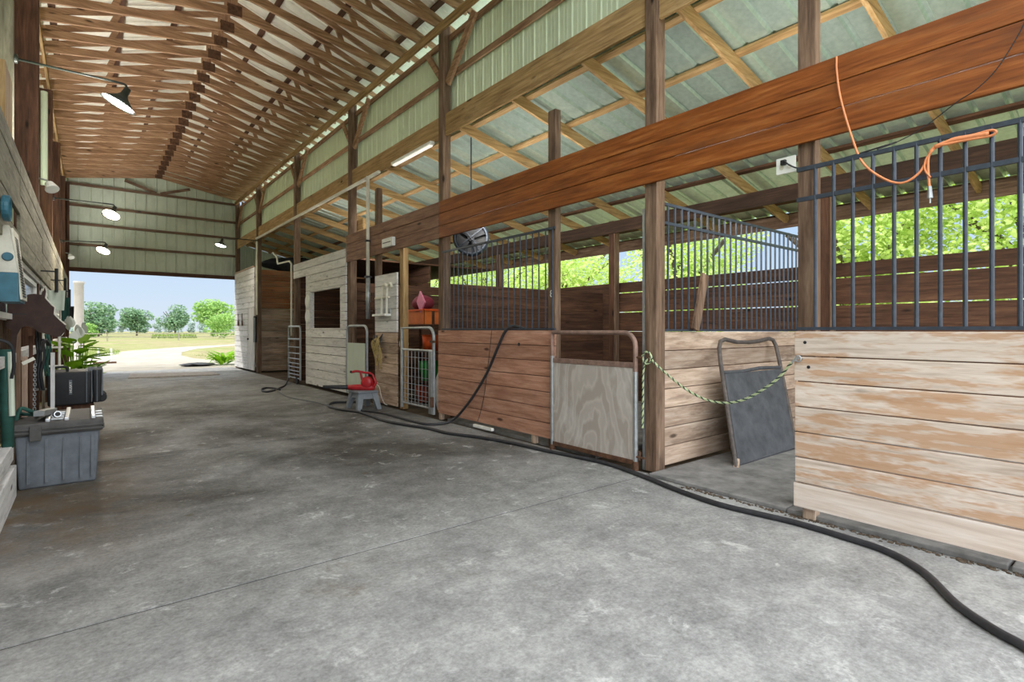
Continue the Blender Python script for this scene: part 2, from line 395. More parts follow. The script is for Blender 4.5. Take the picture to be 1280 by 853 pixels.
def planks(mb, axis, f0, f1, a0, a1, z0, z1, n, gap=.008, bev=.006):
    """n horizontal boards; axis 'Y': face planes x=f0..f1, run a0..a1 along y"""
    h = (z1 - z0) / n
    for k in range(n):
        e = R.uniform(-.004, .004)
        if axis == 'Y': mb.bbox(f0 + e * .4, f1 + e * .4, a0 + e, a1 + e, z0 + k * h + gap / 2, z0 + (k + 1) * h - gap / 2, bev)
        else: mb.bbox(a0 + e, a1 + e, f0 + e * .4, f1 + e * .4, z0 + k * h + gap / 2, z0 + (k + 1) * h - gap / 2, bev)
    return mb

XL, XR = -.50, 4.35          # aisle faces
YE = 22.3                    # far gable wall
Y0 = -.3                     # near end of what is modelled
XO = 8.3                     # back wall of the stalls
def lean_z(x): return 4.52 - .235 * (x - 4.4)       # underside of the lean-to rafters

# ================================================================== SETTING
g = MB(); N = 8
g.add([(-400, -120, -.03), (500, -120, -.03), (500, 700, -.03), (-400, 700, -.03)], [(0, 1, 2, 3)])
struct('ground', g, 'ground', 'dry pasture around the barn', 'ground', origin=(0, 0, -.03))
g = MB()                                               # pale gravel drive leaving the barn
path = [(2.2, 22.3, 4.6), (2.0, 25, 4.3), (1.7, 28, 3.2), (1.6, 31, 2.6), (1.8, 35, 2.3), (2.6, 40, 2.1), (4.4, 46, 1.9), (8, 53, 1.6), (13, 60, 1.3)]
pp = [(x, y, w) for x, y, w in path]; vs = []
for x, y, w in pp: vs += [(x - w, y, -.022), (x + w, y, -.022)]
g.add(vs, [(2 * i, 2 * i + 1, 2 * i + 3, 2 * i + 2) for i in range(len(pp) - 1)])
struct('path', g, 'gravel', 'pale gravel drive beyond the open barn end', 'path')
g = MB()
for a, b in ((Y0 - 2.5, 3.211), (3.233, 7.134), (7.156, 11.1), (11.112, 15.0), (15.012, 18.9), (18.912, YE + .1)):
    g.bbox(-.7, 4.28, a, b, -.15, 0, .002)
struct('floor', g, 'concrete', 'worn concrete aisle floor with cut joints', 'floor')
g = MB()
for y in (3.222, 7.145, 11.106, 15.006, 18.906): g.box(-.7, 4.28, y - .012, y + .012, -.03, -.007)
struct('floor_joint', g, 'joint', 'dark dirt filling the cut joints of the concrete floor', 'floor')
g = MB(); g.box(4.28, XO + 1.2, Y0 - 2.5, YE, -.14, -.02)
struct('floor_stall', g, 'dirt', 'dark dirt floor of the stalls', 'floor')

# right wall above the header: pale green ribbed siding
prof = ribbed(Y0, YE, .2286, .035, .016, None)
g = MB(); sheet(g, prof, lambda s: (4.52, s, 4.62), lambda s: (4.52, s, 6.08), (-1, 0, 0), None)
struct('wall_right', g, 'siding', 'pale green ribbed siding above the stalls', 'wall', origin=(4.5, 0, 4.4))
# left wall: siding behind, boards in front
g = MB(); sheet(g, prof, lambda s: (-.875, s, 0), lambda s: (-.875, s, 6.08), (1, 0, 0), None)
struct('wall_left', g, 'siding', 'pale green ribbed siding behind the left wall posts', 'wall', origin=(-.875, 0, 0))
g = MB()
for k, (z0, z1) in enumerate(((2.12, 2.31), (2.315, 2.50), (2.505, 2.69), (2.695, 2.88), (2.885, 3.06))):
    for a, b in ((3.2, 6.0), (6.0, 6.9), (6.9, 10.07), (10.07, 13.77), (13.77, 17.47), (17.47, 21.17), (21.17, 22.09)):
        if (a, k) == (6.0, 1): continue                # a board is missing: dark gap
        e = R.uniform(-.004, .004); g.bbox(-.535 + e, -.505 + e, a + .004, b - .004, z0, z1, .006)
struct('wall_left_boards', g, 'oliveY', 'grey weathered boards high on the left wall', 'wall')
g = MB(); y = Y0
while y < YE - .1:
    w = R.uniform(.10, .16); g.bbox(-.838, -.822 + R.uniform(-.006, .003), y, y + w - R.uniform(.03, .07), .02, 2.90, .004); y += w
struct('wall_left_lower', g, 'postZ', 'dark upright slats low on the left wall', 'wall')
g = MB(); g.box(-.858, -.842, Y0, YE, 0, 2.9)
struct('wall_left_backing', g, 'white', 'white panel behind the dark slats of the left wall', 'wall')
g = MB()
for a, b in ((3.2, 9.995), (10.155, 13.695), (13.855, 17.395), (17.555, 21.095), (21.255, 22.09)): g.box(-.645, -.53, a, b, 2.055, 2.115); g.box(-.645, -.52, a, b, 1.10, 1.19)
struct('trim_1', g, 'greyY', 'grey horizontal rails on the left wall', 'trim')
# windows in the left wall
for n, (a, b) in enumerate(((5.0, 9.7), (10.5, 13.4), (14.2, 17.1), (17.9, 20.8)), 1):
    g = MB(); z0, z1 = 1.50, 2.03
    for (p, q, r, t) in ((a, b, z1 - .05, z1), (a, b, z0, z0 + .05), (a, a + .06, z0, z1), (b - .06, b, z0, z1), ((a + b) / 2 - .03, (a + b) / 2 + .03, z0, z1)):
        g.box(-.65, -.545, p, q, r, t)
    g.box(-.60, -.55, a, b, (z0 + z1) / 2 - .02, (z0 + z1) / 2 + .02)
    w = struct('window_%d' % n, g, 'white', 'white framed window strip under the boards of the left wall', 'window')
    build('pane', MB().box(-.60, -.585, a + .05, b - .05, z0 + .04, z1 - .04), 'glass', w)
# gable end
rz = lambda x: 7.36 - .345 * abs(x - 1.92)             # underside of the main roof sheets
prof = ribbed(-.86, 4.5, .30, .05, .035, None, False)
g = MB(); sheet(g, prof, lambda s: (s, YE, 3.34), lambda s: (s, YE, rz(s)), (0, -1, 0), None)
struct('wall_end', g, 'gable', 'grey green ribbed gable wall over the open end', 'wall')
prof = ribbed(4.5, 9.5, .2286, .035, .016, None)
g = MB(); sheet(g, prof, lambda s: (s, YE + .02, 0), lambda s: (s, YE + .02, lean_z(s) + .2), (0, -1, 0), None)
struct('wall_end_stalls', g, 'gable', 'ribbed end wall behind the end room', 'wall')
for n, (z, h, d) in enumerate(((6.14, .085, .04), (5.46, .085, .04), (4.86, .085, .04), (4.19, .085, .04), (3.37, .13, .10)), 2):
    g = MB(); g.bbox(-.62, 4.42, YE - .02 - d, YE - .02, z - h / 2, z + h / 2, .004)
    struct('trim_%d' % n, g, 'darkX' if n == 6 else 'postX', 'horizontal timber girt on the gable wall' if n < 6 else 'dark timber lintel over the open end', 'trim')
g = MB()
for z in (5.42, 6.02): 
    for a, b in ((Y0, 3.185), (3.335, 7.185), (7.335, 10.945), (11.095, 14.795), (14.945, 18.915), (19.065, 22.075)): g.bbox(4.46, 4.495, a, b, z - .045, z + .045, .004)
struct('trim_7', g, 'trussY', 'dusty horizontal girts on the pale green siding', 'trim')
g = MB()
for z in (3.75, 4.55, 5.42, 6.0): g.bbox(-.855, -.815, Y0, YE - .1, z - .045, z + .045, .004)
struct('trim_8', g, 'postY', 'long horizontal girts on the left siding', 'trim')
# main roof
prof = ribbed(1.8, YE + .25, .2286, .035, .018, None)
g = MB()
sheet(g, prof, lambda s: (1.92, s, 7.37), lambda s: (-1.15, s, rz(-1.15) + .01), (0, 0, 1), None)
sheet(g, prof, lambda s: (1.92, s, 7.37), lambda s: (4.84, s, rz(4.84) + .01), (0, 0, 1), None)
struct('ceiling', g, 'roof', 'off white ribbed roof sheets above the trusses', 'ceiling', origin=(1.92, 0, 6.3))
prof = ribbed(Y0 - .6, YE, .29, .07, .034, None, False)
g = MB(); sheet(g, prof, lambda s: (4.54, s, lean_z(4.54) + .215), lambda s: (9.75, s, lean_z(9.75) + .215), (.22, 0, .97), None)
struct('ceiling_stalls', g, 'lean', 'galvanised ribbed roof sheets over the stalls', 'ceiling', origin=(4.4, 0, 3.3))
# back wall of the stalls: boards with gaps
g = MB(); zz = 0.03
for k in range(12):
    for a, b in ((Y0 - .8, 3.15), (3.15, 7.1), (7.1, 10.9), (10.9, 14.8), (14.8, 18.6), (18.6, YE - .05)):
        gap = .018 if (k in (8, 10) and a < 7) else (.008 if k == 6 and 3 < a < 7 else 0)
        g.bbox(XO + .02, XO + .06, a + .003, b - .003, zz, zz + .193 - gap, .004)
    zz += .193
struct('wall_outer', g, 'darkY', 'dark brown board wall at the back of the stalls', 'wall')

# ================================================================== ROOF STRUCTURE
# scissor trusses every 0.61 m
t0 = thing('roof_truss', 'brown timber truss spanning the aisle under the off white roof', 'roof truss', (1.92, 6.81, 6.2), 'roof trusses over the aisle')
Yt = 6.81; cx = 1.92
for sx in (-1, 1):
    b = MB().bar((cx + sx * 2.62, Yt, 6.29), (cx, Yt, 6.74), .04, .13); build('bottom_chord', b, 'trussX', t0)
    b = MB().bar((cx + sx * 2.78, Yt, rz(cx + 2.78) - .112), (cx, Yt, rz(cx) - .112), .04, .095); build('top_chord', b, 'trussX', t0)
    b = MB().bar((cx + sx * 1.62, Yt, 6.45), (cx + sx * 1.50, Yt, 6.76), .036, .085); build('web', b, 'trussX', t0)
build('king_post', MB().bar((cx, Yt, 6.72), (cx, Yt, 7.28), .036, .09, (1, 0, 0)), 'trussZ', t0)
gp = MB()
for s in (-1, 1): gp.box(cx - .11, cx + .11, Yt + s * .021, Yt + s * .024, 6.66, 6.84)
build('gusset_plate', gp, 'rust', t0)
k = -8
while 6.81 + .61 * k < YE - .15:
    if k != 0: dup(t0, (1.92, 6.81 + .61 * k, 6.2))
    k += 1
for n, x in enumerate((-.45, .45, 1.25, 2.59, 3.39, 4.29)):
    z = rz(x)
    o = build('purlin', MB().bar((x, 1.82, z - .04), (x, YE - .01, z - .04), .09, .038, (0, 0, 1)), 'darkY')
    tag(o, 'long flat purlin on the roof trusses, ' + ('lowest on the left slope', 'middle one of the left slope', 'next to the ridge on the left slope', 'next to the ridge on the right slope', 'middle one of the right slope', 'lowest on the right slope')[n], 'purlin')
for nm, x, lab in (('eave_plate', 4.33, 'long timber eave plate on the stall side carrying the truss ends'), ('eave_plate', -.60, 'long timber eave plate above the left wall carrying the truss ends')):
    o = build(nm, MB().bbox(x - .018, x + .022, Y0 + .3, YE - .15, 6.09, 6.225, .004), 'yellowY'); tag(o, lab, 'eave plate')
# main posts on the stall side
def post(name, x0, x1, y0, y1, z0, z1, mat, label, braces=(), bev=.008):
    if not braces:
        return tag(build(name, MB().bbox(x0, x1, y0, y1, z0, z1, bev), mat), label, 'post')
    t = thing(name, label, 'post', ((x0 + x1) / 2, (y0 + y1) / 2, z0))
    build('shaft', MB().bbox(x0, x1, y0, y1, z0, z1, bev), mat, t)
    for p, q, w, h in braces: build('brace', MB().bar(p, q, w, h), 'trussY', t)
    return t
posts = [(3.19, 'nearest full height timber post, rope knotted round it beside the plywood gate'),
         (7.19, 'full height timber post at the far end of the red stall front'),
         (10.95, 'full height timber post at the near corner of the whitewashed tack room'),
         (14.80, 'full height dark timber post at the far corner of the tack room'),
         (18.92, 'full height dark timber post at the near corner of the end room'),
         (22.08, 'corner post of the open barn end beside the end room')]
for n, (y, lab) in enumerate(posts):
    ym = y + .07
    br = [((4.42, y - .02, 5.28), (4.42, y - .78, 6.06), .05, .13), ((4.42, y + .16, 5.42), (4.42, y + .62, 5.98), .05, .09)]
    if n == 5: br = br[:1]
    post('timber_post', XR, XR + .14, y, y + .14, 0, 6.2, 'postZ', lab, br)
# header between the posts
hy = [-.2] + [p[0] for p in posts]
hl = ('over the near open stall', 'over stall 8 and the red stall front', 'over the feed room and the black gate', 'over the tack room', 'over the dark recess', 'over the end room')
for n in range(6):
    a = hy[n] + .145 if n else hy[n]; b = hy[n + 1] - .004
    o = build('header_beam', MB().bbox(4.385, 4.425, a, b, 4.46, 4.80, .005), 'yellowY')
    tag(o, 'wide yellow pine header beam under the green siding ' + hl[n], 'beam')
# smaller posts
post('stall_post', 4.36, 4.45, 4.64, 4.77, 0, 4.05, 'postZ', 'slim timber post with the number 8 between red stall front and plywood gate')
post('stall_post', 4.36, 4.46, 1.74, 1.87, 0, 4.0, 'postZ', 'short timber post rising behind the bleached sliding door and its bars')
post('stall_post', 4.36, 4.46, 8.55, 8.69, 0, 2.86, 'yellowZ', 'light wooden post between the hook panel and the wire mesh gate')
post('stall_post', 4.36, 4.46, 9.62, 9.75, 0, 4.15, 'postZ', 'timber post behind the far edge of the hook panel, reaching the rafters')
for p in [o for o in COL.objects if o.name.startswith('stall_post')][:1]:
    fb = bpy.data.curves.new('numeral', 'FONT'); fb.body = '8'; fb.size = .12; fb.extrude = .002; fb.align_x = 'CENTER'
    no = bpy.data.objects.new('number_tmp', fb); COL.objects.link(no)
    dg = bpy.context.evaluated_depsgraph_get(); me = bpy.data.meshes.new_from_object(no.evaluated_get(dg)); bpy.data.objects.remove(no)
    mb = MB(); mb.add([Vector((4.357, 4.705 - v.co.x, 1.80 + v.co.y)) + Vector((-v.co.z, 0, 0)) for v in me.vertices], [tuple(f.vertices) for f in me.polygons])
    n8 = build('number', mb, 'white', p); n8['label'] = 'white painted figure 8'
# outer posts
oy = [(-.75, 'rightmost'), (3.08, 'at the partition of the open stall'), (7.02, 'at the back corner of stall 8'), (10.8, 'behind the feed room'), (14.7, 'behind the tack room'), (18.7, 'behind the dark recess')]
for y, lab in oy[1:]:
    t = thing('outer_post', 'dark post of the back wall ' + lab, 'post', (XO - .06, y + .07, 0))
    build('shaft', MB().bbox(XO - .13, XO + .01, y, y + .12, 0, 3.58, .006), 'darkZ', t)
    build('face_board', MB().bbox(XO - .12, XO + .0, y - .045, y - .002, 0, 3.45, .004), 'postZ', t)
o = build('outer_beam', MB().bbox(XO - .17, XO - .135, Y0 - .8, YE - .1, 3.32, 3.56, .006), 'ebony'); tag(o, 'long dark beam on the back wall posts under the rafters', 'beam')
o = build('fascia_board', MB().bbox(9.695, 9.73, Y0 - .8, YE, 3.22, 3.475, .005), 'postY'); tag(o, 'brown fascia board closing the low eave behind the stalls', 'fascia')
# lean-to rafters and purlins
y = 3.03 - 1.3 * 3; n = 0
while y < YE - .2:
    m = MB()
    za, zb = lean_z(4.43), lean_z(9.70)
    m.prism([(4.424, y - .022, za), (9.62, y - .022, lean_z(9.62)), (9.70, y - .022, zb + .08), (9.70, y - .022, zb + .15), (4.424, y - .022, za + .15)], (0, .044, 0))
    o = build('rafter', m, 'yellowX'); tag(o, 'yellow pine rafter sloping down over the stalls under galvanised sheets', 'rafter', 'rafters over the stalls'); y += 1.3
for x, lab in ((4.75, 'nearest the header'), (5.55, 'second below the header'), (6.35, 'third below the header'), (7.15, 'fourth below the header'), (7.95, 'just above the dark outer beam'), (9.2, 'lowest, over the eave')):
    z = lean_z(x) + .152
    o = build('roof_purlin', MB().bar((x, Y0 - .5, z + .02), (x, YE - .05, z + .02), .09, .04, (.23, 0, .97)), 'yellowY' if x < 6 else 'darkY'); tag(o, 'long lean-to purlin on the rafters, ' + lab, 'purlin')  # lower purlins coloured dark to read as silhouettes against the light
# left posts
for y, lab in ((10.0, 'nearest full height post on the left wall behind the gooseneck lamp'), (13.7, 'second full height post on the left wall'), (17.4, 'third full height post on the left wall'), (21.1, 'fourth full height post on the left wall'), (22.1, 'corner post of the open end on the left')):
    post('timber_post', -.80 if y < 22 else -.62, -.542 if y < 22 else -.47, y, y + .15, 0, 6.085, 'darkZ', lab)
# end truss brace pieces on the gable
for s in (-1, 1):
    o = build('gable_brace', MB().bar((1.92 + s * .06, YE - .082, 6.17), (1.92 + s * .95, YE - .082, 6.47), .04, .09), 'postX'); tag(o, 'short dark diagonal brace on the gable wall, ' + ('left' if s < 0 else 'right') + ' of the ridge', 'brace')
# the long plank beam over the stall fronts
for nm, a, b, mat, lab in (('plank_beam', Y0 - .3, 7.24, 'beam', 'glossy red brown plank beam of three boards over the near stalls'), ('plank_beam', 7.25, 11.07, 'beamfar', 'faded grey brown plank beam of three boards over the feed room')):
    t = thing(nm, lab, 'beam', (4.32, (a + b) / 2, 2.845))
    for k in range(3):
        build('board', MB().bbox(4.305, 4.343, a, b, 2.845 + k * .193, 2.845 + (k + 1) * .193 - .007, .006), mat, t)

# ================================================================== STALL FRONTS
def grille(parent, x, a, b, zb, rails, step, axis='Y', first=None, r=.0085):
    """bars between a flat bottom rail and the top rails, along y (or x)"""
    P = (lambda s, z: (x, s, z)) if axis == 'Y' else (lambda s, z: (s, x, z))
    gr = build('bar_grille', MB().bar(P(a, zb), P(b, zb), .035, .022), 'black_steel', parent)
    for z in rails: build('rail', MB().bar(P(a, z), P(b, z), .022, .03), 'black_steel', gr)
    s = first if first is not None else a + step / 2
    while s < b - .01:
        build('bar', MB().tube([P(s, zb), P(s, rails[-1])], r, 8), 'black_steel', gr); s += step
    return gr
t = thing('stall_door', 'wide bleached plank door of the nearest stall with black bars on top', 'stall door', (4.14, .9, 0))
build('plank_panel', planks(MB(), 'Y', 4.12, 4.158, -.35, 1.79, .2725, 1.395, 6), 'door', t)
build('bottom_board', planks(MB(), 'Y', 4.12, 4.158, -.35, 1.795, .085, .27, 1), 'doorpale', t)['label'] = 'paler bottom board'
grille(t, 4.165, -.35, 1.79, 1.412, (2.375, 2.60), .1215, first=-.34 + .1215 * .47, r=.0125)
build('foot_block', MB().bbox(4.16, 4.24, 1.66, 1.75, 0, .09, .006), 'tanZ', t)
for z, y in ((1.31, 1.715), (1.13, 1.69)): build('knot_hole', MB().lathe([(0, 0), (.012, 0), (.012, .002), (0, .002)], (4.119, y, z), (-1, 0, 0), 12), 'black', t)
build('eye_bolt', MB().tube([Vector((4.10, 1.755 + .022 * math.cos(q), 1.19 + .022 * math.sin(q))) for q in [i * math.pi / 7 for i in range(15)]], .005, 6).tube([(4.10, 1.735, 1.19), (4.13, 1.73, 1.19)], .005, 6), 'galv', t)

t = thing('stall_enclosure', 'faded red plank stall front with black bars and a hose hung over it', 'stall front', (4.32, 5.92, 0))
build('plank_panel', planks(MB(), 'Y', 4.30, 4.34, 4.60, 7.26, .10, 1.40, 7), 'stall', t)
grille(t, 4.335, 4.62, 7.18, 1.415, (2.62,), .1215, first=4.665)
for y in (4.95, 7.18): build('foot_block', MB().bbox(4.31, 4.37, y, y + .07, 0, .10, .005), 'tanZ', t)
build('latch_hole', MB().lathe([(0, 0), (.022, 0), (.022, .004), (0, .004)], (4.299, 5.25, 1.22), (-1, 0, 0), 14), 'black', t)

# partition between the open stall and stall 8
t = thing('stall_partition', 'tan plank partition with black bars beside the leaning rubber gate', 'partition', (6.35, 3.26, 0))
build('plank_panel', planks(MB(), 'X', 3.235, 3.275, 4.51, XO - .14, .03, 1.385, 7), 'tanX', t)
grille(t, 3.255, 4.53, XO - .15, 1.40, (2.49, 2.68), .1215, axis='X', first=4.63, r=.0115)
o = build('loose_board', MB().bar((5.02, 3.19, 1.405), (5.22, 3.20, 2.0), .11, .03, (0, 1, 0)), 'postZ'); tag(o, 'loose weathered board standing against the bars of the tan partition', 'board')
# far partition of stall 8 (higher, dark) and the others behind it
def part_wall(y, z1, label, mat='redwall', x1=XO - .14, n=11):
    t = thing('stall_partition', label, 'partition', ((4.5 + x1) / 2, y, 0))
    build('plank_panel', planks(MB(), 'X', y - .02, y + .02, 4.50, x1, .03, z1, n), mat, t); return t
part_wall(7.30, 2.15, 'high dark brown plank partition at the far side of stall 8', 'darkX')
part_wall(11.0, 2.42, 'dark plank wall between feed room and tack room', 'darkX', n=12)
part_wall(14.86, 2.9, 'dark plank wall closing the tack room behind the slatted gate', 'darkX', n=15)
t = thing('stall_partition', 'tall plank wall at the back of the recess, reddish above and grey brown below', 'partition', (6.35, 19.12, 0))
build('upper_boards', planks(MB(), 'X', 19.10, 19.14, 4.50, XO - .14, 2.13, 3.43, 7), 'redwall', t)['label'] = 'reddish upper boards'
build('lower_boards', planks(MB(), 'X', 19.10, 19.14, 4.50, XO - .14, .03, 2.12, 11), 'tanX', t)['label'] = 'grey brown lower boards'
o = build('shade_deck', MB().bbox(4.5, XO - .2, 11.05, 14.8, 2.93, 2.97, .004), 'darkX'); tag(o, 'added dark plank deck over the tack room, keeping its inside dark', 'deck')  # deck added to shut out light so the tack room stays dark
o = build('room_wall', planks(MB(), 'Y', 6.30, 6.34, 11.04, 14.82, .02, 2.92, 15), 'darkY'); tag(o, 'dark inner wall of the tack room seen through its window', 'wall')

# tack room front: whitewashed boards with a window opening and a doorway
t = thing('room_front', 'whitewashed plank front of the tack room with a square window opening', 'room front', (4.32, 12.9, 0))
b = MB(); zr = [.06 + .1935 * k for k in range(17)]
for k in range(16):
    z0, z1 = zr[k] + .006, zr[k + 1] - .006
    if k >= 14: segs = [(11.095, 14.79)]
    elif 7 <= k <= 11: segs = [(11.095, 11.42), (13.44, 13.76)]
    else: segs = [(11.095, 13.76)]
    for a, c in segs: b.bbox(4.30 + R.uniform(-.002, .002), 4.34, a, c, z0, z1, .006)
build('plank_panel', b, 'greyY', t)
w = MB()
for p, q, r, s in ((11.42, 13.44, 2.345, 2.385), (11.42, 13.44, 1.412, 1.45), (11.40, 11.44, 1.42, 2.38), (13.42, 13.46, 1.42, 2.38)): w.box(4.31, 4.40, p, q, r, s)
build('window_frame', w, 'greyY', t)
build('door_jamb', MB().bbox(4.31, 4.42, 13.70, 13.765, .05, 2.77, .005), 'greyZ', t)
# end room front
t = thing('room_front', 'weathered plank front of the end room with a narrow pale door', 'room front', (4.32, 20.7, 0))
b = MB()
for k in range(18):
    z0 = .05 + k * .1915
    segs = [(19.98, YE - .23)] if z0 < 2.15 else [(19.06, YE - .23)]
    for a, c in segs: b.bbox(4.30, 4.34, a, c, z0 + .006, z0 + .1855, .006)
build('plank_panel', b, 'greyY', t)
build('top_rail', MB().bbox(4.28, 4.40, 19.06, YE - .23, 3.50, 3.54, .005), 'tanY', t)
d = build('door', MB().bbox(4.295, 4.335, 19.10, 19.90, .06, 2.15, .006), 'greyZ', t)
build('door_knob', MB().lathe([(0, 0), (.03, .005), (.035, .03), (.02, .055), (0, .06)], (4.295, 19.83, 1.1), (-1, 0, 0), 12), 'black', d)
for y, lab in ((21.35, 'left'), (20.72, 'right')):
    m = MB().tube([(4.27, y, 2.0), (4.27, y, 1.72)], .012, 6).prism([(4.285, y - .07, 1.56), (4.285, y + .07, 1.56), (4.285, y + .045, 1.74), (4.285, y - .045, 1.74)], (-.03, 0, 0))
    o = build('hand_brush', m, 'rust'); tag(o, 'small dark hand brush hung on the end room front, the ' + lab + ' one of two', 'brush')
o = build('tarp_bundle', MB().ell((6.1, 19.5, 3.70), (1.5, .34, .25), 22, 12, .34), 'tarp', smooth=True); tag(o, 'dark tarp bundle lying on top of the reddish recess wall', 'tarp')
# hook panel beside the feed room
t = thing('wall_panel', 'tall narrow plank panel, grey above and brown below, carrying a pipe rack', 'wall panel', (4.32, 9.14, 0))
build('upper_boards', planks(MB(), 'Y', 4.30, 4.34, 8.70, 9.61, 1.36, 2.44, 5), 'greyY', t)['label'] = 'grey painted upper boards'
build('lower_boards', planks(MB(), 'Y', 4.305, 4.34, 8.70, 9.61, .03, 1.355, 7), 'tanY', t)['label'] = 'brown bare lower boards'
# bridle rack of white pipe on it
t = thing('bridle_rack', 'white bent pipe rack screwed to the grey upper boards', 'rack', (4.27, 9.1, 1.8))
for dy in (0, .21):
    build('pipe', MB().tube(spline([(4.25, 9.20 - dy, 1.66), (4.25, 9.20 - dy, 2.02), (4.25, 9.16 - dy, 2.19), (4.25, 9.06 - dy, 2.24), (4.25, 8.98 - dy, 2.17)], 6), .022, 8), 'pvc', t)
build('crossbar', MB().tube([(4.262, 9.50, 2.0), (4.262, 8.92, 2.0)], .02, 8), 'pvc', t)
build('shelf', MB().bbox(4.18, 4.30, 8.92, 9.48, 1.66, 1.70, .006), 'white', t)
build('shelf_back', MB().bbox(4.285, 4.30, 8.92, 9.48, 1.70, 1.80, .004), 'galv', t)
# straw twine bundle
t = thing('twine_bundle', 'straw coloured twine bundle with black cord hung on the plank panel', 'twine', (4.25, 9.35, 1.2))
for k in range(26):
    y = 9.36 + R.uniform(-.16, .20); zb = .95 + R.uniform(-.3, .12)
    build('strand', MB().tube(spline([(4.27, 9.36 + (y - 9.36) * .3, 1.28), (4.24 - R.random() * .05, y, 1.18), (4.24 - R.random() * .04, y + R.uniform(-.03, .03), 1.05), (4.27, y + R.uniform(-.05, .05), zb)], 5), .006, 5), 'straw', t)
for k in range(4):
    build('cord', MB().tube(spline([(4.26, 9.56 - .05 * k, 1.30), (4.22, 9.5 - .07 * k, 1.22 - .04 * k), (4.22, 9.34 - .05 * k, 1.20), (4.27, 9.2, 1.33)], 6), .009, 6), 'hose', t)

# ---------------------------------------------------------------- gates
P_T = 10
P_U = 40
def arch(x, a, b, zb, zt, rn=.16, near=True, far=True):
    """pipe outline in the plane x: from the near foot up, over and down the far side"""
    pts = [(x, a, zb)]
    if near: pts += [(x, a + rn * (1 - math.cos(q)), zt - rn + rn * math.sin(q)) for q in [i * math.pi / 12 for i in range(7)]]
    else: pts += [(x, a, zt)]
    if far: pts += [(x, b - rn * (1 - math.sin(q)), zt - rn + rn * math.cos(q)) for q in [i * math.pi / 12 for i in range(7)]]
    else: pts += [(x, b, zt)]
    return pts + [(x, b, zb)]
t = thing('stall_gate', 'arched pipe gate with a grey plywood panel below, at stall 8', 'gate', (4.28, 3.98, 0))
build('pipe_frame', MB().tube(arch(4.275, 3.385, 4.60, .98, 1.375, .14, True, False), .024, 12), 'rusty', t)['label'] = 'rusty pink upper pipe'
build('lower_pipe', MB().tube([(4.275, 3.385, .04), (4.275, 3.385, .985)], .0245, 12), 'galv', t)
build('lower_pipe', MB().tube([(4.275, 4.60, .03), (4.275, 4.60, 1.10)], .0245, 12), 'galv', t)
build('cross_rail', MB().bbox(4.262, 4.29, 3.40, 4.59, 1.02, 1.075, .006), 'rusty', t)
build('plywood_panel', MB().bbox(4.268, 4.284, 3.41, 4.575, .095, 1.025, .003), 'ply', t)
build('bottom_rail', MB().bbox(4.26, 4.292, 3.40, 4.59, .05, .10, .006), 'rust', t)
build('latch', MB().tube([(4.27, 3.38, .14), (4.27, 3.27, .14)], .012, 8).tube([(4.27, 3.33, .11), (4.27, 3.33, .20)], .009, 6).tube([(4.27, 3.385, 1.13), (4.27, 3.30, 1.13)], .011, 6), 'rust', t)
for y, q in ((4.60, .06), (3.385, .09)): build('foot_cap', MB().tube([(4.275, y, 0), (4.275, y, q)], .032, 10), 'rust', t)

t = thing('feed_room_gate', 'galvanised arched pipe gate with wire mesh before the feed buckets', 'gate', (4.29, 7.86, 0))
build('pipe_frame', MB().tube(arch(4.29, 7.37, 8.47, .06, 1.44, .16, True, False), .025, 12), 'galv', t)
for z in (1.07, .15): build('cross_rail', MB().tube([(4.29, 7.38, z), (4.29, 8.46, z)], .018, 8), 'galv', t)
mm = MB()
for k in range(1, 9): mm.tube([(4.285, 7.38 + k * .12, .15), (4.285, 7.38 + k * .12, 1.07)], .004, 5)
zz = .19; st = .055
while zz < 1.05: mm.tube([(4.285, 7.38, zz), (4.285, 8.46, zz)], .004, 5); zz += st; st *= 1.22
build('wire_mesh', mm, 'galv', t)
build('wide_upright', MB().bbox(4.262, 4.305, 7.395, 7.50, .06, 1.07, .01), 'galv', t)
build('latch', MB().bbox(4.255, 4.27, 7.28, 7.46, 1.20, 1.235, .004).tube([(4.25, 7.36, .18), (4.25, 7.36, .34)], .03, 8), 'rust', t)

t = thing('tack_gate', 'arched pipe gate with a pale metal lower sheet before the dark doorway', 'gate', (4.25, 10.42, 0))
build('pipe_frame', MB().tube(arch(4.26, 9.88, 10.90, .10, 1.49, .15), .024, 12), 'galv', t)
build('metal_sheet', MB().bbox(4.25, 4.262, 9.97, 10.92, .085, 1.14, .003), 'gable', t)
build('bottom_rail', MB().tube([(4.26, 9.88, .12), (4.26, 10.90, .12)], .018, 8), 'galv', t)

t = thing('slatted_gate', 'narrow galvanised gate of close bars at the tack room doorway', 'gate', (4.22, 14.4, 0))
build('pipe_frame', MB().tube(arch(4.22, 13.92, 14.92, .12, 1.50, .08), .026, 10), 'galv', t)
for z in (1.17, .96, .80, .66, .54, .44, .34, .25, .16): build('bar', MB().tube([(4.22, 13.93, z), (4.22, 14.91, z)], .024 if z > 1.1 else .015, 8), 'galv', t)
build('wheel', MB().lathe([(0, -.02), (.09, -.02), (.10, 0), (.09, .02), (0, .02)], (4.22, 14.2, .10), (1, 0, 0), 16), 'black', t)

